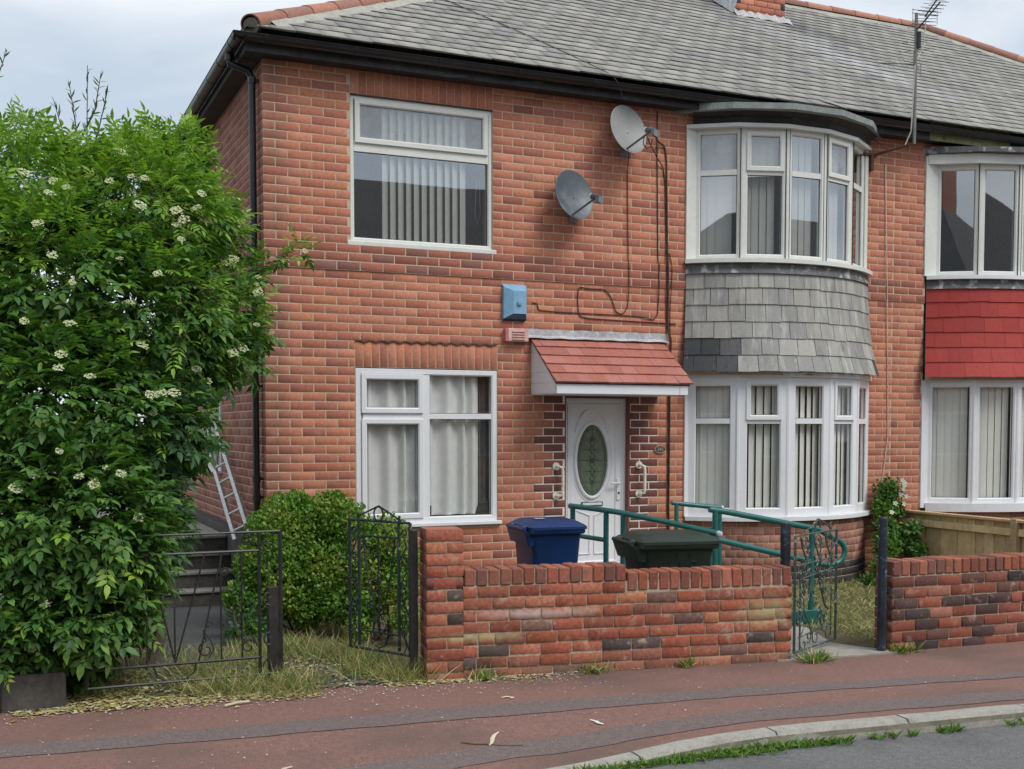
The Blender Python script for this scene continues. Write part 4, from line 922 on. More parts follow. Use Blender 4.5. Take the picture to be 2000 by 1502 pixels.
cable('brown cable dropping from the pale dish to a loop left of the bay', [(3.93, -.05, 4.76), (3.935, yc, 4.55), (3.95, yc - .004, 3.62), (3.955, yc - .016, 3.5), (3.955, yc - .016, 3.34), (3.948, yc, 3.10), (3.88, yc, 3.02), (3.80, yc, 3.05), (3.74, yc, 3.22), (3.66, yc, 3.285), (3.45, yc, 3.28), (3.35, yc, 3.30), (3.335, yc, 3.18), (3.35, yc, 2.99), (3.46, yc, 2.965), (4.56, yc, 2.945)])
cable('brown cable running level from beside the blue box to a kink below the eaves', [(2.80, yc, 3.105), (2.86, yc, 3.10), (2.875, yc, 3.03), (3.1, yc, 3.02), (3.90, yc, 3.015), (4.12, yc, 3.01), (4.28, yc, 2.98), (4.33, yc, 3.05), (4.335, yc, 3.2), (4.335, yc - .014, 3.33), (4.335, yc - .014, 3.58), (4.325, yc, 3.65), (4.305, yc, 4.9), (4.305, yc, 5.25)])
cable('thick brown cable curving from the dish receiver down past the canopy end', [tip1 + Vector((.05, .03, 0)), (4.30, -.05, 4.90), (4.40, yc, 4.88), (4.425, yc, 4.75), (4.445, yc, 3.8), (4.45, yc - .016, 3.55), (4.45, yc - .016, 3.34), (4.455, yc, 2.9), (4.475, yc - .045, 2.78), (4.485, yc - .01, 2.5), (4.485, yc, .9), (4.50, yc, .3)], r=.009)
cable('second brown cable from the dish receiver running beside the thick one', [tip1 + Vector((.0, .05, -.06)), (4.28, -.06, 4.72), (4.38, yc, 4.66), (4.41, yc, 4.5), (4.43, yc, 3.8), (4.43, yc - .016, 3.55), (4.435, yc - .016, 3.34), (4.44, yc, 2.9), (4.455, yc - .045, 2.78), (4.47, yc - .01, 2.5), (4.465, yc, .9), (4.47, yc, .25)], r=.006)
cable('short brown cable beside the bay bending round to the hung slates', [(4.47, yc, 3.72), (4.50, yc, 3.62), (4.50, yc - .016, 3.5), (4.49, yc - .016, 3.35), (4.485, yc, 3.1), (4.485, yc - .0, 2.9), (4.495, yc, 2.75)], r=.005)
q = [(tip1 + Vector((-.03, .05, -.05))), tip1 + Vector((-.06, .03, -.14)), tip1 + Vector((-.02, .02, -.19)), tip1 + Vector((.03, .02, -.17)), tip1 + Vector((.05, .03, -.08))]
cable('small loop of cable hanging under the pale dish receiver', q, r=.006)
cable('thin white cable hanging down the brick pier between the two bays', [(7.485, -.012, 4.97), (7.50, yc, 4.6), (7.53, yc - .016, 3.55), (7.535, yc - .016, 3.35), (7.57, yc, 2.6), (7.595, yc, 1.7), (7.56, yc, 1.45), (7.52, yc, 1.15)], m_cablew, .006)
cable('thin dark cable trailing down the roof slates and over the gutter', [tuple(rp(2.35, 2.2, .02)), tuple(rp(2.95, 1.2, .02)), tuple(rp(3.40, .35, .02)), tuple(rp(3.55, .0, .02)), (3.62, -.34, 5.40), (3.75, -.24, 5.27), (3.78, -.012, 5.22)], m_gasket, .005)
# alarm boxes
root = empty('alarm_box', (2.59, 0, 2.9), 'faded blue alarm bell box on the brick wall above the canopy', 'alarm box')
q = MB(); x0, x1, z0, z1 = 2.462, 2.722, 2.905, 3.285
A = [(x0, -.002, z0), (x1, -.002, z0), (x1, -.002, z1), (x0, -.002, z1)]; Bq = [(x0, -.045, z0 + .02), (x1, -.045, z0 + .02), (x1, -.045, z1 - .03), (x0, -.045, z1 - .03)]; Cq = [(x0 + .09, -.095, z0 + .07), (x1 - .03, -.095, z0 + .07), (x1 - .03, -.095, z1 - .075), (x0 + .09, -.095, z1 - .075)]
q.add(A + Bq + Cq, [(i, (i + 1) % 4, 4 + (i + 1) % 4, 4 + i) for i in range(4)] + [(4 + i, 4 + (i + 1) % 4, 8 + (i + 1) % 4, 8 + i) for i in range(1, 4)] + [(8, 9, 10, 11)]); q.build('cover', m_blue, root)
q = MB(); q.add([Bq[0], Bq[1], Cq[1], Cq[0]], [(0, 1, 2, 3)]); q.add([A[0], A[1], Bq[1], Bq[0]], [(0, 1, 2, 3)]); q.build('base_plate', m_blueunder, root)
q = MB(); q.tube([(2.62, -.094, 3.09), (2.62, -.115, 3.09)], .028, 16); q.tube([(2.62, -.115, 3.09), (2.62, -.118, 3.09)], .017, 12); q.build('strobe', m_blue, root, smooth=True)
root = empty('vent_box', (2.60, 0, 2.7), 'faded pink louvred siren box just left of the canopy flashing', 'siren box')
q = MB(); q.box(2.50, 2.732, -.075, -.002, 2.69, 2.825); q.build('housing', m_pink, root, bevel=.006)
q = MB(); q.box(2.472, 2.499, -.072, -.002, 2.688, 2.822); q.build('end_cap', m_pinkred, root, bevel=.005)
for i in range(4):
    q = MB(); q.obox((2.545, -.076, 2.712 + i * .027), (.145, 0, 0), (0, -.012, -.004), (0, .0, .007)); q.build('louvre', m_pink, root)
# number plaque
root = empty('number_plaque', (4.366, 0, 1.55), 'small oval bronze house number plaque right of the front door', 'plaque')
q = MB(); q.add([(4.366, -.020, 1.556)] + ell(4.366, 1.556, .066, .036, -.018, 28), [(0, i + 1, (i + 1) % 28 + 1) for i in range(28)]); q.add(ell(4.366, 1.556, .066, .036, -.018, 28) + ell(4.366, 1.556, .066, .036, -.001, 28), [(i, (i + 1) % 28, 28 + (i + 1) % 28, 28 + i) for i in range(28)]); q.build('face', m_plaque, root)
q = MB(); q.tube(ell(4.366, 1.556, .070, .040, -.017, 28), .0045, 6, closed=True); q.build('rim', m_brass, root, smooth=True)
tx = bpy.data.curves.new('number', 'FONT'); tx.body = '242'; tx.size = .05; tx.align_x = 'CENTER'; tx.align_y = 'CENTER'; tx.extrude = .001
to = bpy.data.objects.new('tmp', tx); COL.objects.link(to); dg = bpy.context.evaluated_depsgraph_get(); me = bpy.data.meshes.new_from_object(to.evaluated_get(dg)); bpy.data.objects.remove(to)
me.materials.append(m_brass); at('number', me, root, (4.366, -.0215, 1.556), rot=(R(90), 0, 0))
# grab rails
def grab(label, x, z0, z1, dx):
    root = empty('grab_rail', (x, 0, z0), label, 'grab rail'); q = MB()
    q.tube([(x, -.01, z1), (x, -.055, z1), (x + dx, -.075, z1 - .012), (x + dx * 1.2, -.078, z1 - .05), (x + dx * 1.2, -.078, z0 + .05), (x + dx, -.075, z0 + .012), (x, -.055, z0), (x, -.01, z0)], .016, 10); q.build('bar', m_rail, root, smooth=True)
    for z in (z0, z1):
        q = MB(); q.tube([(x, -.001, z), (x, -.016, z), (x, -.018, z)], [.042, .042, .034], 18); q.build('flange', m_rail, root, smooth=True)
grab('cream grab rail left of the white front door', 3.085, 1.07, 1.385, .04); grab('cream grab rail right of the white front door', 4.10, 1.07, 1.385, .03)
# aerial
root = empty('tv_aerial', (7.36, 0, 4.95), 'tall rusty tv aerial mast with three combs on the wall between the bays', 'aerial')
mx, my = 7.50, -.47
q = MB(); q.tube([(mx, my, 5.10), (mx, my, 6.60)], .019, 8); q.build('mast', m_galv, root)
q = MB(); q.tube([(7.12, -.03, 5.05), (7.30, -.05, 5.05), (7.50, my, 5.11)], .016, 6); q.tube([(7.22, -.03, 5.26), (7.36, -.2, 5.08)], .006, 5); q.box(7.10, 7.34, -.03, -.001, 5.03, 5.07); q.box(7.24, 7.275, -.05, -.001, 4.86, 5.04); q.build('wall_bracket', m_rust, root)
q = MB(); q.tube([(7.43, -.4, 5.1), (7.47, -.45, 5.25), (7.475, -.49, 6.0)], .008, 6); q.tube([(mx + .01, my, 6.06), (mx + .12, my - .0, 6.25), (mx + .14, my, 6.5), (mx + .16, my, 6.62)], .008, 6); q.build('coax', m_cablew, root, smooth=True)
def yagi(c, d, el_, n_, ln, mat, refl=True):
    c = Vector(c); d = Vector(d).normalized(); s_ = Vector(el_).normalized(); L_ = ln
    q = MB(); q.tube([c, c + d * L_], .009, 6); bo = q.build('boom', mat, root)
    for i in range(n_):
        p = c + d * (L_ * (.04 + .96 * i / (n_ - 1))); h = .10 + .035 * (1 - i / n_); q = MB(); q.tube([p - s_ * h, p + s_ * h], .003, 4); q.build('element', mat, bo)
    if refl:
        for dz in (-.08, -.04, .04, .08):
            q = MB(); p = c - d * .02 + Z * dz; q.tube([p - s_ * .15, p + s_ * .15], .0035, 4); q.build('reflector_rod', mat, bo)
        q = MB(); q.tube([c - s_ * .15 - Z * .08, c - s_ * .15 + Z * .08], .004, 4); q.tube([c + s_ * .15 - Z * .08, c + s_ * .15 + Z * .08], .004, 4); q.build('reflector_frame', mat, bo)
yagi((mx + .13, my, 6.58), (-.24, -.75, .24), (.95, -.28, -.03), 10, .62, m_blackmat)
yagi((mx + .02, my, 6.42), (-.25, -.7, .12), (.95, -.28, .03), 9, .6, m_blackmat, False)
yagi((mx + .02, my, 6.02), (-.85, .25, .0), (.2, .5, .5), 9, .48, m_galv)
for z, l in ((6.27, .22), (6.17, .2)):
    q = MB(); q.tube([(mx - l, my + .05, z - .03), (mx + l, my - .08, z + .03)], .004, 5); q.build('dipole', m_galv, root)
q = MB(); q.tube([(mx + .02, my - .02, 6.2), (mx + .02, my - .02, 6.38)], .028, 8); q.build('clamp', m_blackmat, root)

# ================================================================== FRONT GARDEN
# handrails
def rail(label, pts, posts, mids=(), r=.026, caps=(), plate=None):
    root = empty('ramp_handrail', (pts[0][0], pts[0][1], 0), label, 'handrail', 'teal handrails along the entrance ramp')
    q = MB(); q.tube(pts, r, 12); q.build('top_rail', m_teal, root, smooth=True)
    for p in posts:
        q = MB(); q.tube([(p[0], p[1], p[3] if len(p) > 3 else .0), (p[0], p[1], p[2])], r * .96, 12); q.build('post', m_teal, root, smooth=True)
    for mm in mids:
        q = MB(); q.tube(mm, r * .85, 10); q.build('mid_rail', m_teal, root, smooth=True)
    for c in caps:
        q = MB(); d = (Vector(c[1]) - Vector(c[0])).normalized(); q.tube([Vector(c[0]) - d * .012, Vector(c[0]) + d * .012, Vector(c[0]) + d * .022], [r * 1.04, r * 1.04, r * .5], 12); q.build('end_cap', m_paperlabel, root, smooth=True)
    for pl in ([plate] if plate else []):
        q = MB(); q.box(*pl); q.build('foot_plate', m_teal, root, bevel=.006)
    return root
rail('teal handrail nearest the bins, sloping down from the door towards the green bin', [(2.615, -1.268, 1.054), (2.70, -1.57, 1.045), (2.78, -1.89, 1.032), (2.93, -2.4, .985), (3.115, -3.031, .915)], [(2.625, -1.31, 1.05), (2.745, -1.75, 1.04), (2.80, -1.97, 1.02), (3.08, -2.93, .92)], [[(2.625, -1.31, .78), (2.745, -1.75, .765)]], caps=[((3.115, -3.031, .915), (3.12, -3.06, .91))])
rail('short teal handrail against the wall left of the bay', [(4.344, -.30, .98), (4.63, -.35, .945), (4.927, -.40, .915)], [(4.40, -.31, .97), (4.90, -.40, .91)], caps=[((4.927, -.40, .915), (5.0, -.41, .91))])
arc = [(4.70 + .17 * math.sin(R(a)) * 1.0, -2.50, .645 + .125 * math.cos(R(a))) for a in range(15, 180, 15)]
rail('long teal handrail below the bay with a rounded return end near the open gate', [(3.434, -2.397, 1.07), (3.60, -2.42, 1.045), (4.553, -2.50, .862), (4.66, -2.50, .81)] + arc + [(4.66, -2.50, .525), (3.50, -2.43, .80)], [(3.49, -2.41, 1.06), (4.49, -2.495, .87)], plate=(4.20, 4.60, -2.53, -2.46, .0, .12), r=.027)
# wheelie bins
def bin_(label, c, yaw, H, mat, sticker, sx_=1.0):
    root = empty('wheelie_bin', (c[0], c[1], 0.0), label, 'wheelie bin'); ca, sa = math.cos(R(yaw)), math.sin(R(yaw)); c = Vector((c[0], c[1], 0))
    def T(x, y, z):
        x *= sx_; return Vector((c.x + x * ca - y * sa, c.y + x * sa + y * ca, z))
    def rr(hx, hy, z, rad=.05, ox=0):       # rounded rectangle loop
        P = []
        for (sx, sy, a0) in ((1, 1, 0), (-1, 1, 90), (-1, -1, 180), (1, -1, 270)):
            for a in (0, 30, 60, 90): P.append(T(ox + sx * (hx - rad) + rad * math.cos(R(a0 + a)), sy * (hy - rad) + rad * math.sin(R(a0 + a)), z))
        return P
    def loft(m, loops, cap=True):
        n_ = len(loops[0]); b = [p for l in loops for p in l]; F = [(i * n_ + j, i * n_ + (j + 1) % n_, (i + 1) * n_ + (j + 1) % n_, (i + 1) * n_ + j) for i in range(len(loops) - 1) for j in range(n_)]
        if cap: F += [tuple(range(n_))[::-1], tuple((len(loops) - 1) * n_ + j for j in range(n_))]
        m.add(b, F)
    q = MB(); loft(q, [rr(.25, .21, .04), rr(.29, .25, .5), rr(.325, .275, H - .16), rr(.33, .28, H - .15), rr(.33, .28, H - .11), rr(.335, .285, H - .09)]); q.build('body', mat, root, smooth=True)
    q = MB(); loft(q, [rr(.36, .30, H - .125, .04), rr(.372, .308, H - .115, .04), rr(.372, .308, H - .075, .04), rr(.36, .30, H - .07, .04)]); q.build('rim', mat, root, smooth=True)
    q = MB(); loft(q, [rr(.385, .315, H - .085, .05, .012), rr(.385, .315, H - .062, .05, .012), rr(.36, .29, H - .045, .06, .012), rr(.30, .23, H - .015, .08, .0), rr(.27, .20, H - .012, .08, 0), rr(.255, .185, H - .02, .08, 0)]); q.build('lid', mat, root, smooth=True)
    q = MB()
    for sy in (-.17, .17): q.tube([T(-.33, sy, H - .10), T(-.40, sy, H - .06), T(-.42, sy, H - .075)], .02, 8)
    q.tube([T(-.42, -.24, H - .08), T(-.42, .24, H - .08)], .018, 10); q.build('handle', mat, root, smooth=True)
    q = MB(); loft(q, [rr(.045, .26, H - .22, .02, -.335), rr(.075, .27, H - .10, .02, -.35)]); q.build('hinge_lip', mat, root, smooth=True)
    for sy in (-.24, .24):
        q = MB(); a = T(-.25, sy - .025, .10); b = T(-.25, sy + .025, .10); q.tube([a, b], .10, 20); q.build('wheel', m_blackmat, root)
    q = MB()
    for x in (-.1, .06, .2): q.tube([T(x, -.20, H - .028), T(x, .20, H - .028)], .008, 6)
    q.build('lid_rib', mat, root, smooth=True)
    if sticker:
        q = MB(); q.add([T(-.245, -.268, .72), T(-.205, -.268, .72), T(-.21, -.2705, .79), T(-.25, -.2705, .79)], [(0, 1, 2, 3)]); q.build('sticker', m_sticker, root)
        def W(x, z): return T(x, -.2655 - .012 * ((z - .55) / .25), z)
        q = MB()
        for x in (-.02, .09): q.tube([W(x, .83), W(x, .775)], .003, 4)
        for st_ in ([(.01, .66), (.0, .73)], [(.06, .62), (.055, .66), (.075, .715), (.12, .745), (.15, .74), (.155, .725)], [(.055, .66), (.10, .67)], [(.10, .62), (.115, .66), (.14, .69), (.13, .66), (.11, .65), (.13, .64), (.15, .695), (.20, .70), (.245, .70)]): q.tube([W(*p) for p in st_], .0035, 4)
        q.build('marker_writing', m_scrib, root)
    else:
        q = MB(); q.add([T(-.16, -.02, H - .008), T(-.03, -.02, H - .008), T(-.03, .05, H - .008), T(-.16, .05, H - .008)], [(0, 1, 2, 3)]); q.build('lid_label', m_paperlabel, root)
bin_('dark blue wheelie bin behind the low wall, left of the teal handrail', (2.055, -1.93), -6, 1.01, m_binblue, False, .68)
bin_('dark green wheelie bin with a yellow sticker and black scrawl behind the wall', (2.60, -3.05), -11, .965, m_bingreen, True, .90)

# ---- front walls
def garden_wall(label, A, ang, L_, rows, pillar=None, cop=((0, 99, .665, .11),), mat=m_wbrick, copmat=m_wcop, seed=1, pitch=CZ, z0=-.02, cut=None, th=.22):
    rs = random.Random(seed); root = empty('garden_wall', (A[0], A[1], 0), label, 'brick wall'); a = math.atan2(ang[1], ang[0]); u = Vector((math.cos(a), math.sin(a), 0)); n_ = Vector((u.y, -u.x, 0)); A = Vector((A[0], A[1], 0))
    m = MB(); top = z0 + rows * pitch
    s_start = pillar[0] if pillar else 0
    m.obox(A + u * (s_start if pillar else .012) - n_ * .006 - Z * .1, u * (L_ - s_start - .024), -n_ * (th - .024), Z * (top + .1)); 
    m.build('mortar_core', m_mortarw, root)
    items = []; ai = math.atan2(u.y, u.x)
    for k in range(rows):
        z = z0 + (k + .5) * pitch; s = (-.1175 if k % 2 else 0) + rs.uniform(-.02, .02)
        if pillar: s += pillar[0] if False else 0
        while s < L_ - .01:
            ln = PB + rs.uniform(-.006, .008)
            if rs.random() < .07: ln = .125
            x0_, x1_ = max(s + .006, s_start if (pillar and k % 2 == 0) else (s_start if pillar else .0)), min(s + ln - .006, L_); s += ln
            if x1_ - x0_ < .04: continue
            if cut and k == rows - 1:
                if x0_ > cut - .03: continue
                x1_ = min(x1_, cut - .01)
            p = A + u * ((x0_ + x1_) / 2) + Z * (z + rs.uniform(-.002, .002)); items.append((tuple(p + n_ * rs.uniform(-.002, .006)), ai, x1_ - x0_, pitch - .012, .05, mat, rs.uniform(-.008, .008)))
    # returns at both ends
    for end, rz in ((0, ai - math.pi / 2), (1, ai + math.pi / 2)):
        if pillar and end == 0: continue
        for k in range(rows):
            z = z0 + (k + .5) * pitch
            for j, (c0, c1) in enumerate(((.002, .105), (.115, .215)) if k % 2 else ((.002, .215),)):
                p = A + u * (0 if not end else L_) - n_ * ((c0 + c1) / 2) + Z * z; items.append((tuple(p), rz, c1 - c0, pitch - .012, .04, mat, 0))
    for (c0, c1, zb, h) in cop:
        c1 = min(c1, L_); k_ = max(1, round((c1 - c0) / .086)); w = (c1 - c0) / k_
        m = MB(); m.obox(A + u * (c0 + .01) - n_ * .01 + Z * (top - .005), u * (c1 - c0 - .02), -n_ * (th - .02), Z * (zb + h - .012 - top + .005)); m.build('mortar_core', m_mortarw, root)
        for i in range(k_):
            hh = h + rs.uniform(-.006, .006); q = MB(); o = A + u * (c0 + i * w + .005) + n_ * rs.uniform(-.002, .008) + Z * zb; q.obox(o, u * (w - .011) + Z * rs.uniform(-.003, .003), -n_ * (th + .004), Z * hh); q.build('coping_brick', copmat, root, bevel=.007)
    if pillar:
        w, h = pillar; pr_ = round(h / pitch)
        m = MB(); m.obox(A + u * .006 - n_ * .006 - Z * .1, u * (w - .012), -n_ * (w - .012), Z * (h + .088)); m.build('mortar_core', m_mortarw, root)
        for k in range(pr_):
            z = h - (k + .5) * pitch; sp = ((.0, w),) if k % 2 == 0 else ((0, w * .53), (w * .57, w))
            if z < 0: continue
            for c0, c1 in sp: items.append((tuple(A + u * ((c0 + c1) / 2) + n_ * rs.uniform(0, .004) + Z * z), ai, c1 - c0, pitch - .012, .05, mat, rs.uniform(-.01, .01)))
            sp2 = sp if k % 2 else ((0, w * .46), (w * .5, w))
            for c0, c1 in sp2:
                items.append((tuple(A - n_ * ((c0 + c1) / 2) + Z * z), ai - math.pi / 2, c1 - c0, pitch - .012, .05, m_wcop, 0))
                if z > top: items.append((tuple(A + u * w - n_ * ((c0 + c1) / 2) + Z * z), ai + math.pi / 2, c1 - c0, pitch - .012, .05, mat, 0))
        q = MB(); q.obox(A + u * .004 - n_ * .004 + Z * (h - .006), u * (w - .01), -n_ * (w - .01), Z * .008); q.build('cap', m_wcop, root)
    place_bricks(root, items, limit=300, wob=.0022, jig=.0018, ch=.0022); return root
garden_wall('low old red brick front wall with taller left pillar and on-edge coping', (.405, -3.41), (2.82, -.447), 2.855, 8, pillar=(.265, 1.075), cop=((.27, 1.50, .668, .118), (1.505, 2.855, .592, .134)), seed=3, cut=1.5)
# level the top course under the lower run of coping
garden_wall('weathered brown and black brick front wall right of the black gate post', (4.175, -3.905), (1.35, -.08), 3.2, 7, cop=((0, 3.2, .61, .115),), mat=m_wb2, copmat=m_wcop, seed=8, pitch=.089)
# far left, low dark blocks under the elder
def blocks(label, A, n_, h):
    root = empty('garden_wall', (A[0], A[1], 0), label, 'low wall')
    for i in range(n_):
        q = MB(); q.box(A[0] + i * .40 + .006, A[0] + (i + 1) * .40 - .006, A[1], A[1] + .2, -.02, h + random.uniform(-.01, .01)); q.build('stone_block', m_step, root, bevel=.012)
blocks('low dark stone wall under the elder at the far left', (-4.37, -3.20), 6, .22)

# posts
def post(name, label, x, y, z, w, mat, round_=False):
    q = MB()
    if round_: q.tube([(x, y, -.05), (x, y, z), (x, y, z + .012)], [w, w, w * .7], 14)
    else: q.box(x - w / 2, x + w / 2, y - w / 2, y + w / 2, -.05, z)
    return q.build(name, mat, None, smooth=round_, bevel=0 if round_ else .004, label=label, cat='gate post')
post('gate_post', 'black round gate post beside the weathered right wall', 4.10, -3.87, 1.075, .036, m_bluepost, True)
post('gate_post', 'flaking blue and black gate post behind the right end of the red wall', 3.31, -3.66, 1.05, .06, m_bluepost)
post('gate_post', 'black iron gate post against the left side of the brick pillar', .352, -3.28, 1.07, .05, m_iron)
post('gate_post', 'short dark post stump in the dry grass by the left gate', -.625, -3.12, .70, .07, m_iron)

# iron gates
def gate(label, A, B, zb, zt, mat, style, group='wrought iron garden gates'):
    A, B = Vector((*A, 0)), Vector((*B, 0)); root = empty('iron_gate', (A.x, A.y, zb), label, 'gate', group); W_ = (B - A).length; u = (B - A).normalized(); n_ = Vector((u.y, -u.x, 0)); H_ = zt - zb
    def P(s, t): return A + u * (s * W_) + Z * (zb + t * H_)
    def bar(name, pts, w=.012, fl=None):
        q = MB(); q.tube([P(*p) for p in pts], w, 6 if w < .01 else 4, ry=fl); q.build(name, mat, root, smooth=w < .01)
    def spiral(cx, cz, r, a0, turns, asp=None, tail=None, w=.0055):
        asp = asp or W_ / H_; pts = []
        for i in range(int(22 * abs(turns)) + 1):
            a = R(a0) + i / (22) * 2 * math.pi * (1 if turns > 0 else -1); rr = r * (1 - .72 * i / (22 * abs(turns))); pts.append((cx + rr * math.cos(a), cz + rr * asp * math.sin(a)))
        if tail: pts = [tail] + pts
        bar('scroll', pts, w)
    for s in (0, 1): bar('stile', [(s, 0), (s, 1)], .014)
    if style == 'tall':
        for s in (.16, .82): bar('stile', [(s, .02), (s, 1)], .013)
        bar('rail', [(0, 1), (1, 1)], .010); bar('rail', [(.16, .88), (.82, .88)], .009); bar('rail', [(0, .0), (1, .0)], .010); bar('rail', [(.16, .14), (.82, .14)], .008)
        bar('ridge_bar', [(.14, 1.0), (.16, 1.03), (.47, 1.11), (.50, 1.115)], .007); bar('ridge_bar', [(.50, 1.115), (.80, 1.03), (.84, 1.0)], .007)
        bar('ring', [(.49 + .075 * math.cos(R(a)), 1.055 + .055 * math.sin(R(a))) for a in range(0, 361, 24)], .007); bar('arch', [(.49 + .13 * math.cos(R(a)), .88 + .10 * math.sin(R(a))) for a in range(0, 181, 15)], .006)
        for s in (.15, .83): bar('finial', [(s, 1.0), (s, 1.05)], .010)
        for s0, s1 in ((.22, .44), (.76, .54)):
            bar('bar', [(s0, .88), (s0 * .6 + s1 * .4, .55), (s1, .26)], .006); spiral(s1, .20, .08, 90, -1.2, tail=(s1, .28)); spiral(s0 + (.06 if s0 < .5 else -.06), .80, .06, 90, 1.1)
        bar('bar', [(.49, .88), (.49, .14)], .007)
        for k_ in range(5):
            for s in (.08, .91): spiral(s, .92 - k_ * .19, .055, 90 if k_ % 2 else 270, 1.25 if k_ % 2 else -1.25)
            for s in (.08, .91): bar('scroll', [(s, .88 - k_ * .19), (s + .03, .82 - k_ * .19), (s - .02, .77 - k_ * .19)], .005)
        bar('scroll', [(.34, .14), (.38, .05), (.49, .02), (.6, .05), (.64, .14)], .006)
        for k_ in range(5): spiral(.32 + .09 * (k_ % 3), .34 + .1 * k_, .045, 40 * k_, 1.1)
        bar('scroll', [(.84, .55), (.88, .4), (.98, .3)], .006); bar('scroll', [(.84, .3), (.9, .15), (.99, .02)], .006)
    elif style == 'wide':
        s2 = .885; bar('stile', [(s2, .0), (s2, 1)], .012); bar('rail', [(0, 1), (1, 1)], .008); bar('rail', [(0, .87), (s2, .87)], .009); bar('rail', [(0, .0), (1, .0)], .009); bar('rail', [(0, .12), (s2, .12)], .010)
        for s0, s1 in ((.28, .06), (.36, .36), (.36, .50), (.50, .62), (.73, .73), (.12, .05)): pass
        bar('bar', [(.44, .12), (.60, .87)], .006); bar('bar', [(.44, .12), (.36, .60)], .006); bar('bar', [(.44, .12), (.44, .50)], .006); bar('bar', [(.56, .12), (.64, .60), (.69, .87)], .006); bar('bar', [(.68, .12), (.68, .87)], .006); bar('bar', [(.79, .12), (.79, .87)], .006); bar('bar', [(.2, .12), (.1, .87)], .006); bar('bar', [(.3, .12), (.3, .87)], .006)
        spiral(.60, .20, .045, 90, 1.0, tail=(.585, .34)); bar('scroll', [(.585, .34), (.625, .26), (.64, .2), (.61, .14)], .005); spiral(.615, .37, .02, 0, .9); spiral(.825, .20, .045, 0, 1.1); spiral(.82, .94, .035, 0, 1.2); spiral(.70, .74, .03, 180, 1)
        bar('scroll', [(.33, .12), (.34, .06), (.38, .01)], .005); bar('scroll', [(.545, .12), (.54, .06), (.50, .01), (.44, .0)], .006); bar('scroll', [(.33, .11), (.36, .03), (.42, .0)], .005)
        for k_, t in enumerate((.90, .52, .24)): spiral(.94, t, .04, 90, 1.1)
        bar('scroll', [(.90, .86), (.93, .74), (.985, .66)], .005); bar('scroll', [(.90, .45), (.97, .55)], .004); bar('scroll', [(.895, .05), (.93, .12), (.985, .2)], .005); bar('latch', [(.80, -.02), (.84, -.03), (.90, -.02)], .005)
    else:
        bar('rail', [(0, 1), (1, 1)], .008); bar('rail', [(0, .0), (1, .0)], .009); bar('rail', [(.04, .74), (1, .76)], .007); bar('rail', [(.1, .62), (.92, .66)], .006); bar('rail', [(.1, .12), (.9, .16)], .006)
        bar('stile', [(.13, .0), (.13, .70)], .008); bar('stile', [(.88, .05), (.88, .5)], .006)
        bar('ridge_bar', [(.2, 1.03), (.35, 1.05), (.50, 1.115), (.54, 1.12)], .006); bar('ridge_bar', [(.54, 1.12), (.72, 1.07), (.86, 1.01)], .006); bar('scroll', [(.47, 1.0), (.46, 1.08), (.52, 1.11), (.58, 1.09), (.585, 1.04)], .007); spiral(.86, 1.035, .05, 0, 1.0)
        for s in (.22, .53, .80):
            bar('bar', [(s - .09, .98), (s - .06, .90), (s + .06, .76), (s + .10, .70)], .008); bar('bar', [(s + .10, .95), (s + .06, .80), (s, .74)], .006); spiral(s, .93, .07, 0, 1.2); spiral(s + .02, .70, .07, 180, 1.3); bar('finial', [(s - .06, .76), (s - .08, .80)], .010); bar('finial', [(s + .08, .76), (s + .10, .80)], .010)
        bar('bar', [(.54, .66), (.62, .50), (.72, .34), (.80, .30)], .009); bar('bar', [(.22, .34), (.36, .20), (.42, .10)], .008); bar('bar', [(.60, .34), (.62, .2), (.66, .14)], .007); bar('bar', [(.40, .60), (.30, .40)], .005)
        spiral(.94, .38, .07, 0, 1.0); spiral(.14, .28, .10, 90, 1.2); spiral(.66, .18, .05, 0, 1.0); spiral(.50, .08, .09, 60, 1.2); spiral(.22, .05, .06, 200, .8); spiral(.82, .08, .10, 60, .8); spiral(.48, .38, .06, 0, 1.1); spiral(.42, .48, .05, 90, 1.1); spiral(.88, .60, .05, 30, 1.1); spiral(.30, .56, .05, 30, 1.1)
        bar('scroll', [(.50, .14), (.60, .15), (.72, .10), (.90, .14)], .006)
        for s_, t_, r_ in ((.30, .88, .05), (.62, .90, .05), (.90, .88, .05), (.34, .67, .05), (.66, .60, .06), (.20, .50, .06), (.72, .48, .05), (.58, .27, .05), (.34, .10, .06), (.74, .24, .06), (.10, .42, .05)): spiral(s_, t_, r_, 70 * s_ * 10, 1.15, w=.006)
        bar('bar', [(.13, .70), (.20, .58), (.22, .34)], .006); bar('bar', [(.88, .5), (.78, .42), (.72, .34)], .006); bar('bar', [(.13, .12), (.24, .20), (.36, .20)], .006)
    return root
gate('tall black gate leaf swung open between the privet and the brick pillar', (.10, -2.52), (.395, -3.08), .122, 1.10, m_irongreen, 'tall')
gate('wide rusty black gate leaf standing closed in front of the garden steps', (-1.85, -3.16), (-.575, -3.15), .10, 1.085, m_iron, 'wide')
gate('flaking dark green gate leaf open at the right end of the red wall', (3.265, -3.84), (3.968, -3.47), .05, .96, m_ironflake, 'small')

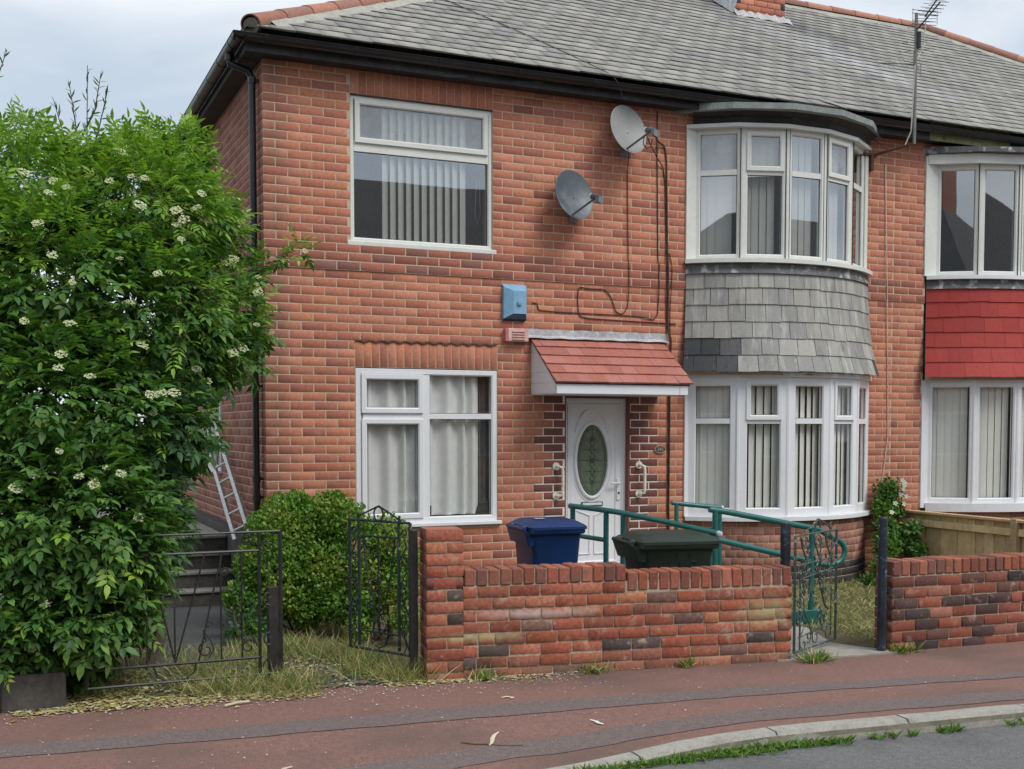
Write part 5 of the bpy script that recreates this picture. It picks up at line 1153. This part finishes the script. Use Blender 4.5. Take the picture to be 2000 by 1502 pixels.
# fence between the gardens, seen over the right wall
root = empty('wooden_fence', (7.75, -.1, 0), 'new pale brown board fence below the right bay window', 'fence')
fy0, fy1, fz = -.05, -3.55, .78
def fpt(t): return Vector((7.75 - .0 * t, fy0 + (fy1 - fy0) * t, 0))
nb = 26
for i in range(nb):
    y0_ = fy0 + (fy1 - fy0) * i / nb; w = (fy0 - fy1) / nb
    q = MB(); q.obox((7.76 + (.010 if i % 2 else 0), y0_ - .002, .0), (.016, 0, 0), (0, -(w - .004), 0), (0, 0, fz - .01)); q.build('board', m_wood, root)
for z in (.62, .12):
    q = MB(); q.obox((7.715, fy0, z), (.04, 0, 0), (0, fy1 - fy0, 0), (0, 0, .08)); q.build('rail', m_wood, root, bevel=.003)
q = MB(); q.obox((7.70, fy0, fz - .01), (.10, 0, 0), (0, fy1 - fy0, 0), (0, 0, .028)); q.build('capping', m_wood, root, bevel=.003)
for t in (0, .52, 1.0):
    p = fpt(t); q = MB(); q.box(7.68, 7.755, p.y - .04, p.y + .04, -.05, fz + (.06 if t == 0 else .03)); q.build('fence_post', m_wood, root, bevel=.004)

# ladder
root = empty('ladder', (-.08, .35, .6), 'aluminium ladder leaning along the gable wall beside the steps', 'ladder')
LA, LB = Vector((-.07, .50, .745)), Vector((-.07, 3.15, 2.26)); off2 = Vector((-.10, .20, -.08))
for o in (Vector((0, 0, 0)), off2):
    q = MB(); q.tube([LA + o, LB + o], .030, 4, ry=.014); q.build('side_rail', m_alu, root)
for i in range(10):
    p = LA.lerp(LB, (i + .5) / 10); q = MB(); q.tube([p, p + off2], .014, 6); q.build('rung', m_alu, root)

# ================================================================== PLANTS
def leaf_tpl(L, W, fold=.25, droop=.15):     # 5 points, 2 faces, along +X, upper side +Z
    if L < .025: return np.array([(0, 0, 0), (.42 * L, -W / 2, fold * W), (L, 0, -droop * L), (.42 * L, W / 2, fold * W), (.45 * L, 0, 0)]), np.array([(0, 1, 2, 4), (0, 4, 2, 3)])
    h = fold * W; return np.array([(0, 0, 0), (.22 * L, -.40 * W, h * .8), (.55 * L, -.46 * W, h * .8 - droop * L * .3), (L, 0, -droop * L), (.55 * L, .46 * W, h * .8 - droop * L * .3), (.22 * L, .40 * W, h * .8), (.25 * L, 0, 0), (.62 * L, 0, -droop * L * .4)]), np.array([(0, 1, 6, 5), (1, 2, 7, 6), (5, 6, 7, 4), (2, 3, 4, 7)])
def basis(D, N):
    """rows of rotation matrices with X along D and Z close to N"""
    D = D / np.linalg.norm(D, axis=1, keepdims=True); Y_ = np.cross(N, D); Y_ /= (np.linalg.norm(Y_, axis=1, keepdims=True) + 1e-9); Zz = np.cross(D, Y_); return np.stack([D, Y_, Zz], 2)
def scatter(tpl, P, D, N, S):
    V, F = tpl; Mx = basis(D, N); W = np.einsum('nij,vj->nvi', Mx, V) * S[:, None, None] + P[:, None, :]
    n = len(P); k = len(V); return W.reshape(-1, 3), (F[None] + (np.arange(n) * k)[:, None, None]).reshape(-1, F.shape[1])
def compound(n_pairs=3, L=.09, W=.045, rach=.17):
    V, F = leaf_tpl(L, W); Vs, Fs = [], []; b = 0
    def addl(p, ang, dz, sc):
        nonlocal b
        ca, sa = math.cos(ang), math.sin(ang); Q = V * sc; X = Q[:, 0] * ca - Q[:, 1] * sa; Y_ = Q[:, 0] * sa + Q[:, 1] * ca
        Vs.append(np.stack([X + p[0], Y_ + p[1], Q[:, 2] + p[2] - np.abs(Q[:, 0]) * dz], 1)); Fs.append(F + b); b += len(V)
    for i in range(n_pairs):
        x = rach * (.35 + .5 * i / max(1, n_pairs - 1)); z = -.12 * x * x / rach
        for sg in (-1, 1): addl((x, 0, z), sg * 1.05, .15, .85 + .1 * i / n_pairs)
    addl((rach, 0, -.12 * rach), 0, .2, 1.1)
    Vs.append(np.array([(0, -.002, 0), (0, .002, 0), (rach, .001, -.12 * rach), (rach, -.001, -.12 * rach), (rach * .5, 0, -.02 * rach)])); Fs.append(np.array([(0, 1, 2, 3), (0, 1, 4, 3)]) + b)
    return np.concatenate(Vs), np.concatenate(Fs)
def sample_lobes(LB_, n, lo=.72, hi=1.02, inner=.0, cull=.66):
    A = np.array([l[:3] for l in LB_]); r = np.array([l[3] for l in LB_]); w = r ** 2; w /= w.sum()
    out_p, out_n = [], []
    while sum(len(x) for x in out_p) < n:
        k = rng.choice(len(r), n, p=w); d = rng.normal(size=(n, 3)); d /= np.linalg.norm(d, axis=1, keepdims=True)
        rr = rng.uniform(lo, hi, n); rr = np.where(rng.random(n) < inner, rng.uniform(.2, lo, n), rr); lump = 1 + .14 * np.sin(d[:, 0] * 7 + k) * np.sin(d[:, 2] * 6 + k * 2); p = A[k] + d * (r[k] * rr * lump)[:, None]
        ok = p[:, 2] > .03
        dist = np.linalg.norm(p[:, None, :] - A[None], axis=2) / r[None]; dist[np.arange(n), k] = 9
        ok &= (dist.min(1) > cull) | (rng.random(n) < inner)
        out_p.append(p[ok]); out_n.append(d[ok])
    return np.concatenate(out_p)[:n], np.concatenate(out_n)[:n]
def unit_rand(n): d = rng.normal(size=(n, 3)); return d / np.linalg.norm(d, axis=1, keepdims=True)

ELDER = [(-2.08, -1.66, 3.54, 0.55), (-1.68, -1.62, 3.60, 0.42), (-1.3, -1.56, 3.68, 0.44), (-0.98, -1.37, 3.92, 0.33), (-0.82, -1.22, 4.09, 0.17), (-1.23, -1.84, 3.38, 0.58), (-0.77, -1.39, 3.32, 0.35), (-0.6, -1.35, 3.46, 0.19), (-0.18, -1.33, 3.25, 0.14), (0.0, -1.36, 3.28, 0.08), (-0.49, -1.42, 3.04, 0.23), (-0.67, -1.69, 2.71, 0.33), (-0.47, -1.68, 2.54, 0.17), (-0.31, -1.64, 2.57, 0.08), (-0.53, -1.77, 2.31, 0.17), (-1.97, -2.09, 2.85, 0.73), (-1.37, -2.04, 2.62, 0.7), (-0.88, -1.84, 2.38, 0.38), (-2.0, -2.35, 1.92, 0.79), (-1.38, -2.3, 1.82, 0.52), (-1.03, -2.03, 1.7, 0.24), (-1.0, -1.95, 1.31, 0.28), (-0.94, -2.11, 1.0, 0.21), (-1.16, -2.23, 0.94, 0.3), (-1.96, -2.63, 1.22, 0.7), (-1.39, -2.67, 1.1, 0.47), (-2.17, -2.68, 0.61, 0.52), (-1.75, -2.76, 0.62, 0.42), (-1.37, -2.7, 0.74, 0.27), (-1.09, -2.5, 0.66, 0.12), (-2.17, -2.75, 0.28, 0.26), (-2.43, -2.7, 0.2, 0.2), (-2.65, -1.93, 2.29, 0.8), (-2.83, -2.13, 1.22, 0.71), (-2.78, -1.37, 3.35, 0.66), (-2.17, -1.27, 4.02, 0.2), (-1.72, -1.15, 3.80, 0.26), (-1.38, -1.29, 4.0, 0.2), (-1.15, -1.28, 4.12, 0.13)]
ELDER = [l for l in ELDER]
UMB = [(-2.14, -2.26, 3.57), (-1.96, -2.5, 3.48), (-1.88, -2.54, 3.44), (-1.35, -2.42, 3.57), (-1.44, -2.39, 3.58), (-1.39, -2.45, 3.37), (-1.09, -2.45, 3.29), (-1.14, -2.46, 3.35), (-0.99, -2.42, 3.39), (-1.58, -2.32, 3.55), (-1.49, -2.19, 3.79), (-1.99, -2.64, 3.37), (-2.07, -2.8, 3.14), (-0.95, -2.38, 3.5), (-0.67, -1.7, 3.1), (-0.6, -1.69, 3.14), (-0.55, -1.68, 3.42), (-1.89, -2.94, 2.48), (-1.96, -3.09, 2.27), (-1.98, -3.14, 2.18), (-1.42, -2.74, 2.36), (-1.5, -2.78, 2.65), (-1.87, -2.85, 2.76), (-2.17, -2.9, 2.49), (-1.99, -2.86, 2.93), (-1.56, -2.73, 2.95), (-1.11, -2.45, 3.15), (-1.31, -2.74, 2.86), (-1.03, -2.55, 2.22), (-0.92, -2.33, 2.14), (-1.37, -2.86, 1.9), (-1.39, -2.88, 2.02), (-1.31, -2.82, 2.03), (-1.22, -2.79, 2.04), (-1.88, -3.31, 1.49), (-1.99, -3.22, 1.65), (-2.14, -3.28, 1.5), (-1.79, -3.31, 1.44), (-2.25, -3.27, 1.42), (-1.71, -3.24, 1.54), (-1.62, -3.21, 1.5), (-0.42, -1.67, 2.95), (-0.45, -1.91, 2.86), (0.03, -1.48, 3.27), (-0.33, -1.82, 2.55), (-0.48, -1.97, 2.6), (-0.62, -2.15, 2.4), (-0.71, -2.22, 2.36), (-1.79, -3.12, 2.13), (-2.21, -3.03, 0.16), (-2.09, -3.23, 0.68), (-2.18, -3.18, 0.39), (-0.4, -1.67, 3.01), (-1.14, -2.45, 3.25), (-1.51, -3.2, 1.21), (-1.02, -2.97, 1.02), (-1.25, -3.11, 0.92), (-1.13, -2.86, 0.76), (-0.89, -2.21, 1.43), (-1.19, -2.78, 1.51)]
ELDER = [(a - (.26 if a > -1.5 and c < 1.45 else 0), b - (.10 if c < 1.3 else 0), c, max(r - .10, r * .55)) for a, b, c, r in ELDER] + [(-1.62, -2.95, .95, .24), (-1.85, -3.0, .55, .26), (-2.25, -3.05, .5, .22), (-2.0, -2.9, .85, .3), (-1.95, -2.6, .3, .3), (-1.65, -2.45, .35, .25)]
tree = empty('elder_tree', (-1.7, -2.1, 0), 'huge leafy elder with cream flower heads hiding the left corner of the house', 'tree')
q = MB(); rb = random.Random(4)
def limb(m, a, b, r0, r1, seg=7, wig=.12):
    a, b = Vector(a), Vector(b); P = [a.lerp(b, i / seg) + Vector((rb.uniform(-1, 1), rb.uniform(-1, 1), rb.uniform(-.4, .4))) * wig * (0 if i in (0, seg) else 1) for i in range(seg + 1)]
    m.tube(P, [r0 + (r1 - r0) * i / seg for i in range(seg + 1)], 7)
for bx, by in ((-1.75, -2.1), (-1.6, -2.3), (-2.2, -2.0), (-1.35, -2.2)):
    for _ in range(1):
        t = q; limb(t, (bx, by, -.05), (bx + rb.uniform(-.2, .3), by + rb.uniform(-.2, .3), 2.0), .055, .035)
q.build('trunk', m_bark, tree, smooth=True)
for l in ELDER:
    if l[3] > .08:
        q = MB(); b = min(((-1.75, -2.1), (-1.6, -2.3), (-2.2, -2.0), (-1.35, -2.2)), key=lambda c: (c[0] - l[0]) ** 2 + (c[1] - l[1]) ** 2); z0 = max(.25, min(2.0, l[2] - .7)); limb(q, (b[0], b[1], z0), (l[0], l[1], l[2] + l[3] * .5), .026, .008); q.build('branch', m_bark, tree, smooth=True)
off = np.array(wloc(tree))
N_SP = 17500
P, Nn = sample_lobes(ELDER, N_SP, .70, 1.08, .18, .72)
D = Nn + unit_rand(N_SP) * .55 + np.array([0, 0, -.05]); UP = np.tile(np.array([0, 0, 1.0]), (N_SP, 1)) + Nn * .6 + unit_rand(N_SP) * .5
S = rng.uniform(.50, .98, N_SP)
keep = ~((P[:, 2] < .36) & (P[:, 0] > -1.7)) & ~((P[:, 2] < .62) & (P[:, 0] > -1.35) & (rng.random(N_SP) < .7))
P, Nn, D, UP, S = P[keep], Nn[keep], D[keep], UP[keep], S[keep]
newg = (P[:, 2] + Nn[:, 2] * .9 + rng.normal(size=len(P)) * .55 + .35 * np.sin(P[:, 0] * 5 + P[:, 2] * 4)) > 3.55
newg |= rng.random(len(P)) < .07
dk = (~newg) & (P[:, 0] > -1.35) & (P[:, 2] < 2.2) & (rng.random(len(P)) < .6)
order = np.argsort(np.linalg.norm(P - np.array(CAM), axis=1) - Nn @ np.array([0, -.3, .0]))
ind = set(order[:300].tolist())
tplA, tplB, tplC = compound(3, .095, .046, .17), compound(2, .10, .05, .12), compound(3, .085, .030, .18)
mes = {}
for i in order[:300]:
    kind = 1 if newg[i] else 0; key = (kind, int(i) % 2)
    if key not in mes: tp = (tplA, tplB)[key[1]]; mes[key] = np_mesh('leaf', tp[0], tp[1], [m_leafnew if kind else m_leaf])
    Mx = basis(D[i:i + 1], UP[i:i + 1])[0]; o = at('leaf', mes[key], tree, tuple(P[i])); o.rotation_euler = Matrix(Mx.tolist()).to_euler(); o.scale = (S[i],) * 3
mask = np.ones(len(P), bool); mask[order[:300]] = False
for nm, sel, tp, mt in (('crown', mask & ~newg & ~dk, tplB, m_leaf), ('young_growth', mask & newg, tplC, m_leafnew), ('dark_crown', mask & dk, tplA, m_leafdk)):
    V, F = scatter(tp, P[sel] - off, D[sel], UP[sel], S[sel]); link(nm, np_mesh(nm, V, F, [mt]), tree, kind='stuff')
# flower heads
def umbel(seed):
    r_ = np.random.default_rng(seed); n = 46; a = r_.uniform(0, 6.28, n); rr = np.sqrt(r_.random(n)) * .062; P_ = np.stack([rr * np.cos(a), rr * np.sin(a), .012 * np.cos(rr * 25) + r_.uniform(-.012, .012, n)], 1); s = .0085
    q4 = np.array([(-s, -s, 0), (s, -s, .002), (s, s, 0), (-s, s, .002)]); V = (P_[:, None, :] + q4[None] * r_.uniform(.6, 1.3, (n, 1, 1))).reshape(-1, 3); F = np.arange(n * 4).reshape(-1, 4); return np_mesh('flower_head', V, F, [m_umbel])
um = [umbel(i) for i in range(5)]
for k, p in enumerate([u for u in UMB if not (u[0] > -1.42 and u[2] < 1.6)]):
    v = (CAM - Vector(p)).normalized(); nv = (v * .8 + Z * .8 + Vector((rb.uniform(-.4, .4), rb.uniform(-.4, .4), 0))).normalized()
    o = at('flower_head', um[k % 5], tree, Vector(p) + v * .05); o.rotation_euler = nv.to_track_quat('Z', 'Y').to_euler(); o.scale = (rb.uniform(.38, .72),) * 3
# thin twigs with narrow leaves rising above the crown
tw = empty('young_tree', (-1.65, -.72, 0), 'thin feathery saplings rising above the elder crown against the sky', 'tree')
q = MB(); sp = []
for a, b in (((-1.70, -.72, 3.2), (-1.60, -.73, 4.80)), ((-1.68, -.72, 3.9), (-1.45, -.81, 4.60)), ((-1.70, -.72, 3.7), (-1.86, -.62, 4.50)), ((-1.66, -.72, 4.2), (-1.50, -.75, 4.72)), ((-1.70, -.72, 3.9), (-1.74, -.65, 4.66)), ((-2.6, -.7, 3.9), (-2.21, -.65, 4.87)), ((-1.1, -.86, 3.6), (-.86, -.86, 4.45)), ((-1.15, -.86, 3.6), (-.95, -.86, 4.42)), ((-1.70, -.72, 0), (-1.70, -.72, 3.9)), ((-2.6, -.7, 0), (-2.6, -.7, 3.9)), ((-1.1, -.86, 0), (-1.1, -.86, 3.6))):
    a, b = Vector(a), Vector(b); mid = a.lerp(b, .5) + Vector((.03, 0, -.03)); pts = [a, mid, b]; q.tube(pts, [.012, .006, .003] if a.z > 1 else [.03, .025, .014], 5)
    if a.z > 1:
        for i in range(34):
            t = i / 34; p = a.lerp(mid, t * 2) if t < .5 else mid.lerp(b, t * 2 - 1); sp.append((p, (b - a).normalized()))
q.build('trunk', m_bark, tw)
P = np.array([tuple(s_[0]) for s_ in sp]); n = len(P); D = np.array([tuple(s_[1]) for s_ in sp]) * .9 + unit_rand(n) * .8
V, F = scatter(leaf_tpl(.085, .016), P - np.array(wloc(tw)), D, unit_rand(n) + np.array([0, 0, 1.]), rng.uniform(.6, 1.1, n)); link('foliage', np_mesh('foliage', V, F, [m_leafdk]), tw, kind='stuff')

def shrub(name, label, cat, lobes, n, L, W, mats, stems=True, lo=.7, inner=.2, n_ind=60):
    c = lobes[0]; root = empty(name, (np.mean([l[0] for l in lobes]), np.mean([l[1] for l in lobes]), 0), label, cat)
    P, Nn = sample_lobes(lobes, n, lo, 1.1, inner, .72); D = Nn * .6 + unit_rand(n) * .8 + np.array([0, 0, .5]); UP = Nn + unit_rand(n) * .6 + np.array([0, 0, .6]); S = rng.uniform(.6, 1.25, n)
    which = rng.integers(0, 3, n); cl = np.sin(P[:, 0] * 13 + P[:, 2] * 9) + np.sin(P[:, 1] * 11 + P[:, 2] * 7); mi = ((cl + rng.normal(size=n) * .5) > .5).astype(int) if len(mats) > 1 else np.zeros(n, int)
    for j, mt in enumerate(mats):
        sel = mi == j
        if sel.sum(): V, F = scatter(leaf_tpl(L, W), P[sel] - np.array(wloc(root)), D[sel], UP[sel], S[sel]); link('foliage', np_mesh('foliage', V, F, [mt]), root, kind='stuff')
    if stems:
        q = MB()
        for l in lobes:
            b = wloc(root); limb(q, (b.x + rb.uniform(-.08, .08), b.y + rb.uniform(-.08, .08), -.03), (l[0], l[1], l[2] + l[3] * .4), .012, .004, 4, .03)
        q.build('stems', m_bark, root)
    return root
PRIV = [(0.01, -0.79, 0.81, 0.35), (0.27, -0.89, 0.9, 0.25), (0.43, -1.07, 0.96, 0.21), (-0.27, -0.9, 0.56, 0.2), (-0.04, -1.0, 0.47, 0.32), (0.29, -1.15, 0.51, 0.29), (-0.19, -1.06, 0.26, 0.16), (0.09, -1.18, 0.26, 0.2), (0.35, -1.41, 0.27, 0.18), (-.36, -.95, .25, .09), (.12, -.75, 1.10, .12), (.40, -.95, 1.12, .10), (-.22, -.8, .80, .10)]
PRIV2 = [(0.57, -1.47, 0.89, 0.14), (0.68, -1.63, 0.86, 0.18), (0.78, -1.79, 0.69, 0.16), (0.57, -1.59, 0.59, 0.2), (0.71, -1.88, 0.45, 0.16), (0.5, -1.69, 0.3, 0.16), (0.39, -1.76, 0.12, 0.11), (0.68, -2.1, 0.22, 0.12)]
CLIMB = [(7.42, -0.22, 1.04, 0.15), (7.50, -0.18, .93, .13), (7.34, -0.26, 0.85, 0.15), (7.26, -0.35, 0.62, 0.14), (7.14, -0.52, 0.42, 0.17), (6.92, -0.69, 0.2, 0.12), (6.6, -0.85, 0.07, 0.08), (7.3, -0.43, 0.48, 0.15), (7.56, -0.22, 0.80, 0.10)]
shrub('privet_bush', 'bright green privet bush under the lower left window', 'shrub', PRIV, 30000, .036, .022, [m_priv, m_privy])
shrub('golden_shrub', 'loose yellow-green shrub seen through the open gate leaf against the pillar', 'shrub', PRIV2, 9000, .036, .022, [m_privy, m_priv], lo=.5)
cr_ = shrub('climbing_plant', 'green climber with white blooms up the pier beside the bay', 'climbing plant', CLIMB, 3600, .045, .032, [m_climb, m_priv], lo=.4)
fl = np_mesh('bloom', *scatter(leaf_tpl(.035, .028), np.zeros((5, 3)), np.array([(math.cos(a), math.sin(a), .25) for a in np.arange(5) * 1.2566]), np.tile([0, 0, 1.], (5, 1)), np.ones(5)), [m_wflower])
for p in ((7.62, -.25, 1.16), (7.60, -.3, 1.10), (7.64, -.26, 1.13), (7.50, -.36, 1.0), (7.62, -.32, .97), (7.60, -.3, .88), (7.36, -.42, .90), (7.28, -.45, .80), (7.55, -.34, 1.05)):
    o = at('bloom', fl, cr_, p); o.rotation_euler = ((CAM - Vector(p)).normalized() + Vector((rb.uniform(-.3, .3), 0, .3))).to_track_quat('Z', 'Y').to_euler()
shrub('sapling_shoots', 'dark green leafy shoots leaning over the path behind the left gate', 'shrub', [(-.55, -1.30, .38, .11), (-.48, -1.25, .26, .13), (-.42, -1.45, .14, .11), (-.62, -1.5, .10, .08)], 1100, .045, .022, [m_leafdk, m_priv], lo=.3)
shrub('hedge_shoots', 'dark evergreen shoots behind the wooden fence post', 'shrub', [(7.55, -.50, .58, .11), (7.52, -.45, .42, .13), (7.56, -.6, .30, .12), (7.5, -.5, .15, .12)], 1100, .06, .035, [m_leaf], lo=.3)

# grass and weeds: blades too many to count
def blades(name, pts, L, W, mats, lean=.5, z0=0.0, kind='stuff', label=None, cat=None):
    n = len(pts); P = np.array(pts); a = rng.uniform(0, 6.28, n); D = np.stack([np.cos(a) * lean, np.sin(a) * lean, rng.uniform(.3, 1.0, n)], 1); tpl = leaf_tpl(L, W, .05, .25)
    mi = rng.integers(0, len(mats), n); V, F = scatter(tpl, P, D, unit_rand(n) + np.array([0, 0, .2]), rng.uniform(.4, 1.3, n)); return link(name, np_mesh(name, V, F, mats, np.repeat(mi, len(tpl[1]))), None, kind=kind, label=label, cat=cat)
def area(n, f, x0, x1, y0, y1, z=.0):
    out = []
    while len(out) < n:
        x, y = rb.uniform(x0, x1), rb.uniform(y0, y1)
        if f(x, y): out.append((x, y, z))
    return out
def pn(x, y): return math.sin(x * 3.1 + y * 1.7) + math.sin(x * 7.3 - y * 5.1) * .6 + math.sin(y * 9 + x * 2) * .4
G1 = area(15000, lambda x, y: (y > street_y(x) + .28 and not (3.0 < x < 4.3 and y < -2.5 + (x - 3) * .1)) and not (2.6 < x < 4.5 and y > -2.4 and x < 2.6 + (y + 3.4) * 1.4), 2.9, 7.7, -4.0, -.35)
blades('lawn', G1, .085, .006, [m_straw, m_straw, m_grass], 1.0, label='mown yellowing lawn between the gate and the bay', cat='lawn')
G2 = area(11000, lambda x, y: y > street_y(x) + .05 and not (-1.15 < x < -.22 and y > -1.6) and rb.random() < (.18 if x < -.65 else .3 + .3 * pn(x, y)) and not (-.52 < x < -.02 and -3.35 < y < -2.3), -3.6, .38, -3.5, .6)
blades('rough_grass', G2, .12, .004, [m_straw, m_straw, m_grass, m_grass], .7, label='tufts of dry and green grass round the left gates', cat='grass')
def tufts(cs, n, L, mats, name, label, sp=.05, W=.007, lean=.55, zz=None):
    pts = []
    for (x, y, s) in cs:
        for _ in range(int(n * s)): xx, yy = x + rb.gauss(0, sp * s), y + rb.gauss(0, sp * s); pts.append((xx, min(yy, kerb_y(xx) - .008) if zz is not None else yy, pave_z(x, y) if zz is None else zz))
    return blades(name, pts, L, W, mats, lean, label=label, cat='weeds')
tufts([(-.72, -3.24, 1.6), (-.60, -3.28, 2), (-.52, -3.36, 1.4), (-.85, -3.2, 1.4), (-1.0, -3.2, 1), (-1.15, -3.15, 1), (-.60, -3.12, 1.4), (.15, -2.9, 1.5), (.0, -3.05, 1), (.25, -3.2, 1.5), (-.1, -2.4, 1.2), (.3, -3.35, 1.2), (.1, -2.2, 1.4), (-.7, -2.3, 1.5), (-1.0, -2.5, 1.5), (-.3, -2.1, 1.5)], 170, .19, [m_straw, m_straw, m_grass], 'tall_grass', 'tall straw coloured grass clumps round the left gate post', .08, .004)
tufts([(.80, -3.50, 1.0), (1.62, -3.62, 1.0), (2.35, -3.75, .4), (3.32, -3.98, .8), (3.42, -3.96, .7), (4.2, -3.99, .6), (4.35, -3.98, .35)], 130, .10, [m_weed, m_grass, m_straw], 'wall_weeds', 'small green weeds sprouting at the foot of the brick walls', .05, .010)
kc = [(x, kerb_y(x) - .035, (.55 + .5 * max(0, math.sin(x * 5.1)) + .4 * max(0, math.sin(x * 11.3 + 1)))) for x in np.arange(.35, 2.30, .05)] + [(x, kerb_y(x) - .03, .5) for x in (2.5, 2.62, 2.75, 2.95, 3.02, 3.10, 3.5, 3.6, 3.9)]
tufts(kc, 46, .062, [m_weed, m_weed, m_grass], 'gutter_weeds', 'green weeds growing in the gutter along the kerb', .030, .012, .8, -.086)
# litter, petals, twigs
def flakes(name, pts, s, mats, label, cat='litter'):
    n = len(pts); P = np.array([(x, y, z + pave_z(x, y)) for x, y, z in pts]) + np.array([0, 0, .006]); a = rng.uniform(0, 6.28, n); D = np.stack([np.cos(a), np.sin(a), rng.uniform(-.1, .15, n)], 1); tpl = leaf_tpl(s, s * .5, .15, .05)
    V, F = scatter(tpl, P, D, np.tile([0, 0, 1.], (n, 1)) + unit_rand(n) * .25, rng.uniform(.4, 1.3, n)); return link(name, np_mesh(name, V, F, mats), None, kind='stuff', label=label, cat=cat)
L1_ = [(x, street_y(x) + rb.gauss(-.03, .09) - .02, 0) for x in [rb.uniform(-2.3, -.4) for _ in range(2600)]] + [(x, street_y(x) + rb.gauss(0, .05), 0) for x in [rb.uniform(.1, 1.3) for _ in range(900)]] + area(1500, lambda x, y: True, -1.9, .3, -3.4, -2.2, .012)
flakes('leaf_litter', L1_, .045, [m_litter], 'drift of dead yellow leaves along the back of the pavement')
L2_ = [(x, street_y(x) - abs(rb.gauss(0, .22)) - .02, .004) for x in [rb.uniform(-2.4, 1.5) for _ in range(1100)]] + [(x, street_y(x) - abs(rb.gauss(0, .03)) - .02, .004) for x in [rb.uniform(.4, 2.4) for _ in range(700)]] + area(260, lambda x, y: True, -2.4, 4.2, -5.2, -3.7, .006)
flakes('fallen_petals', L2_, .016, [m_petal], 'pale fallen elder petals scattered over the red pavement')
def strip(label, pts, w, z=.006):
    m = MB(); P = [Vector((*p, z + pave_z(*p) + .002 * math.sin(i * 2))) for i, p in enumerate(pts)]; rows = []
    for i, p in enumerate(P):
        t = (P[min(i + 1, len(P) - 1)] - P[max(0, i - 1)]).normalized(); s_ = t.cross(Z) * w * (.3 + .7 * math.sin(math.pi * (i + .5) / len(P))); rows.append([p - s_, p + Z * .003, p + s_])
    m.grid(rows); m.build('dry_leaf', m_petal, None, label=label, cat='fallen leaf')
strip('long pale dry leaf on the red band between the dark patches', [(.215, -5.0), (.245, -4.965), (.265, -4.925), (.285, -4.885), (.31, -4.85), (.335, -4.82), (.36, -4.80)], .013)
strip('curled pale dry leaf lying on the pavement right of the long one', [(1.01, -4.92), (.99, -4.88), (1.0, -4.84), (.98, -4.80)], .015)
strip('small curled dry leaf on the pavement in front of the wall', [(.68, -4.10), (.72, -4.09), (.76, -4.12), (.73, -4.14)], .014)
strip('pale dry leaf on the second dark patch left of centre', [(-1.0, -5.02), (-.97, -5.0), (-.93, -4.98)], .016)
q = MB(); q.tube([(x, y, pave_z(x, y) + .007) for x, y in ((.08, -4.90), (.14, -4.95), (.2, -4.97), (.28, -5.02), (.40, -5.06))], .004, 5); q.build('twig', m_twig, None, label='thin dark twig lying across the red pavement', cat='twig')
q = MB(); q.tube([(-1.05, -3.62, .014), (-.95, -3.58, .018), (-.88, -3.56, .012)], .010, 6); q.build('twig', m_petal, None, label='bleached stick on the pavement before the left gate', cat='stick')

# ================================================================== HOUSES ACROSS THE STREET (seen in the window panes)
def opp(x0, w, y, h, ridge, label):
    root = empty('brick_house', (x0 + w / 2, y, -.1), label, 'house', 'houses across the street')
    q = MB(); q.box(x0, x0 + w, y - 8, y, -.2, h); q.build('wall', m_oppwall, root)
    q = MB(); a, b = x0 - .3, x0 + w + .3; r0, r1 = x0 + 2.5, x0 + w - 2.5; yy = y + .3
    q.add([(a, yy, h), (b, yy, h), (b, y - 8.3, h), (a, y - 8.3, h), (r0, y - 4, ridge), (r1, y - 4, ridge)], [(0, 4, 5, 1), (1, 5, 2), (2, 5, 4, 3), (3, 4, 0)]); rf = q.build('roof', m_opproof, root)
    q = MB(); q.box(x0 + w - 3.2, x0 + w - 2.2, y - 4.6, y - 3.5, ridge - 1.2, ridge + 1.1); q.build('chimney', m_oppwall, rf)
    for xx in (x0 + 1.2, x0 + 3.8, x0 + w - 5.4, x0 + w - 2.8):
        for z in (.9, 3.6):
            q = MB(); q.frame((xx, y, 0), (1, 0, 0), (0, 1, 0), 0, 1.5, z, z + 1.4, .08, 0, .05); f = q.build('window', m_white, root); q = MB(); q.quad((xx + .05, y + .02, z), (xx + 1.45, y + .02, z), (xx + 1.45, y + .02, z + 1.4), (xx + .05, y + .02, z + 1.4)); q.build('pane', m_oppwin, f)
    q = MB(); q.box(x0 + w / 2 - .45, x0 + w / 2 + .45, y, y + .06, 0, 2.05); q.build('door', m_opproof, root)
opp(-14, 14, -21.5, 6.2, 9.6, 'dark-roofed brick house across the street, leftmost of the three mirrored in the panes')
opp(1.5, 15, -21.8, 6.2, 9.9, 'dark-roofed brick house across the street, middle one of three mirrored in the panes')
opp(20, 14.5, -22, 6.2, 9.7, 'dark-roofed brick house across the street, rightmost of the three mirrored in the panes')
ribbon('far_pavement', m_redtar, lambda x: -14, lambda x: -11.9, -.08, x0=-60, x1=70, nx=20, zf=lambda x, y: 0)
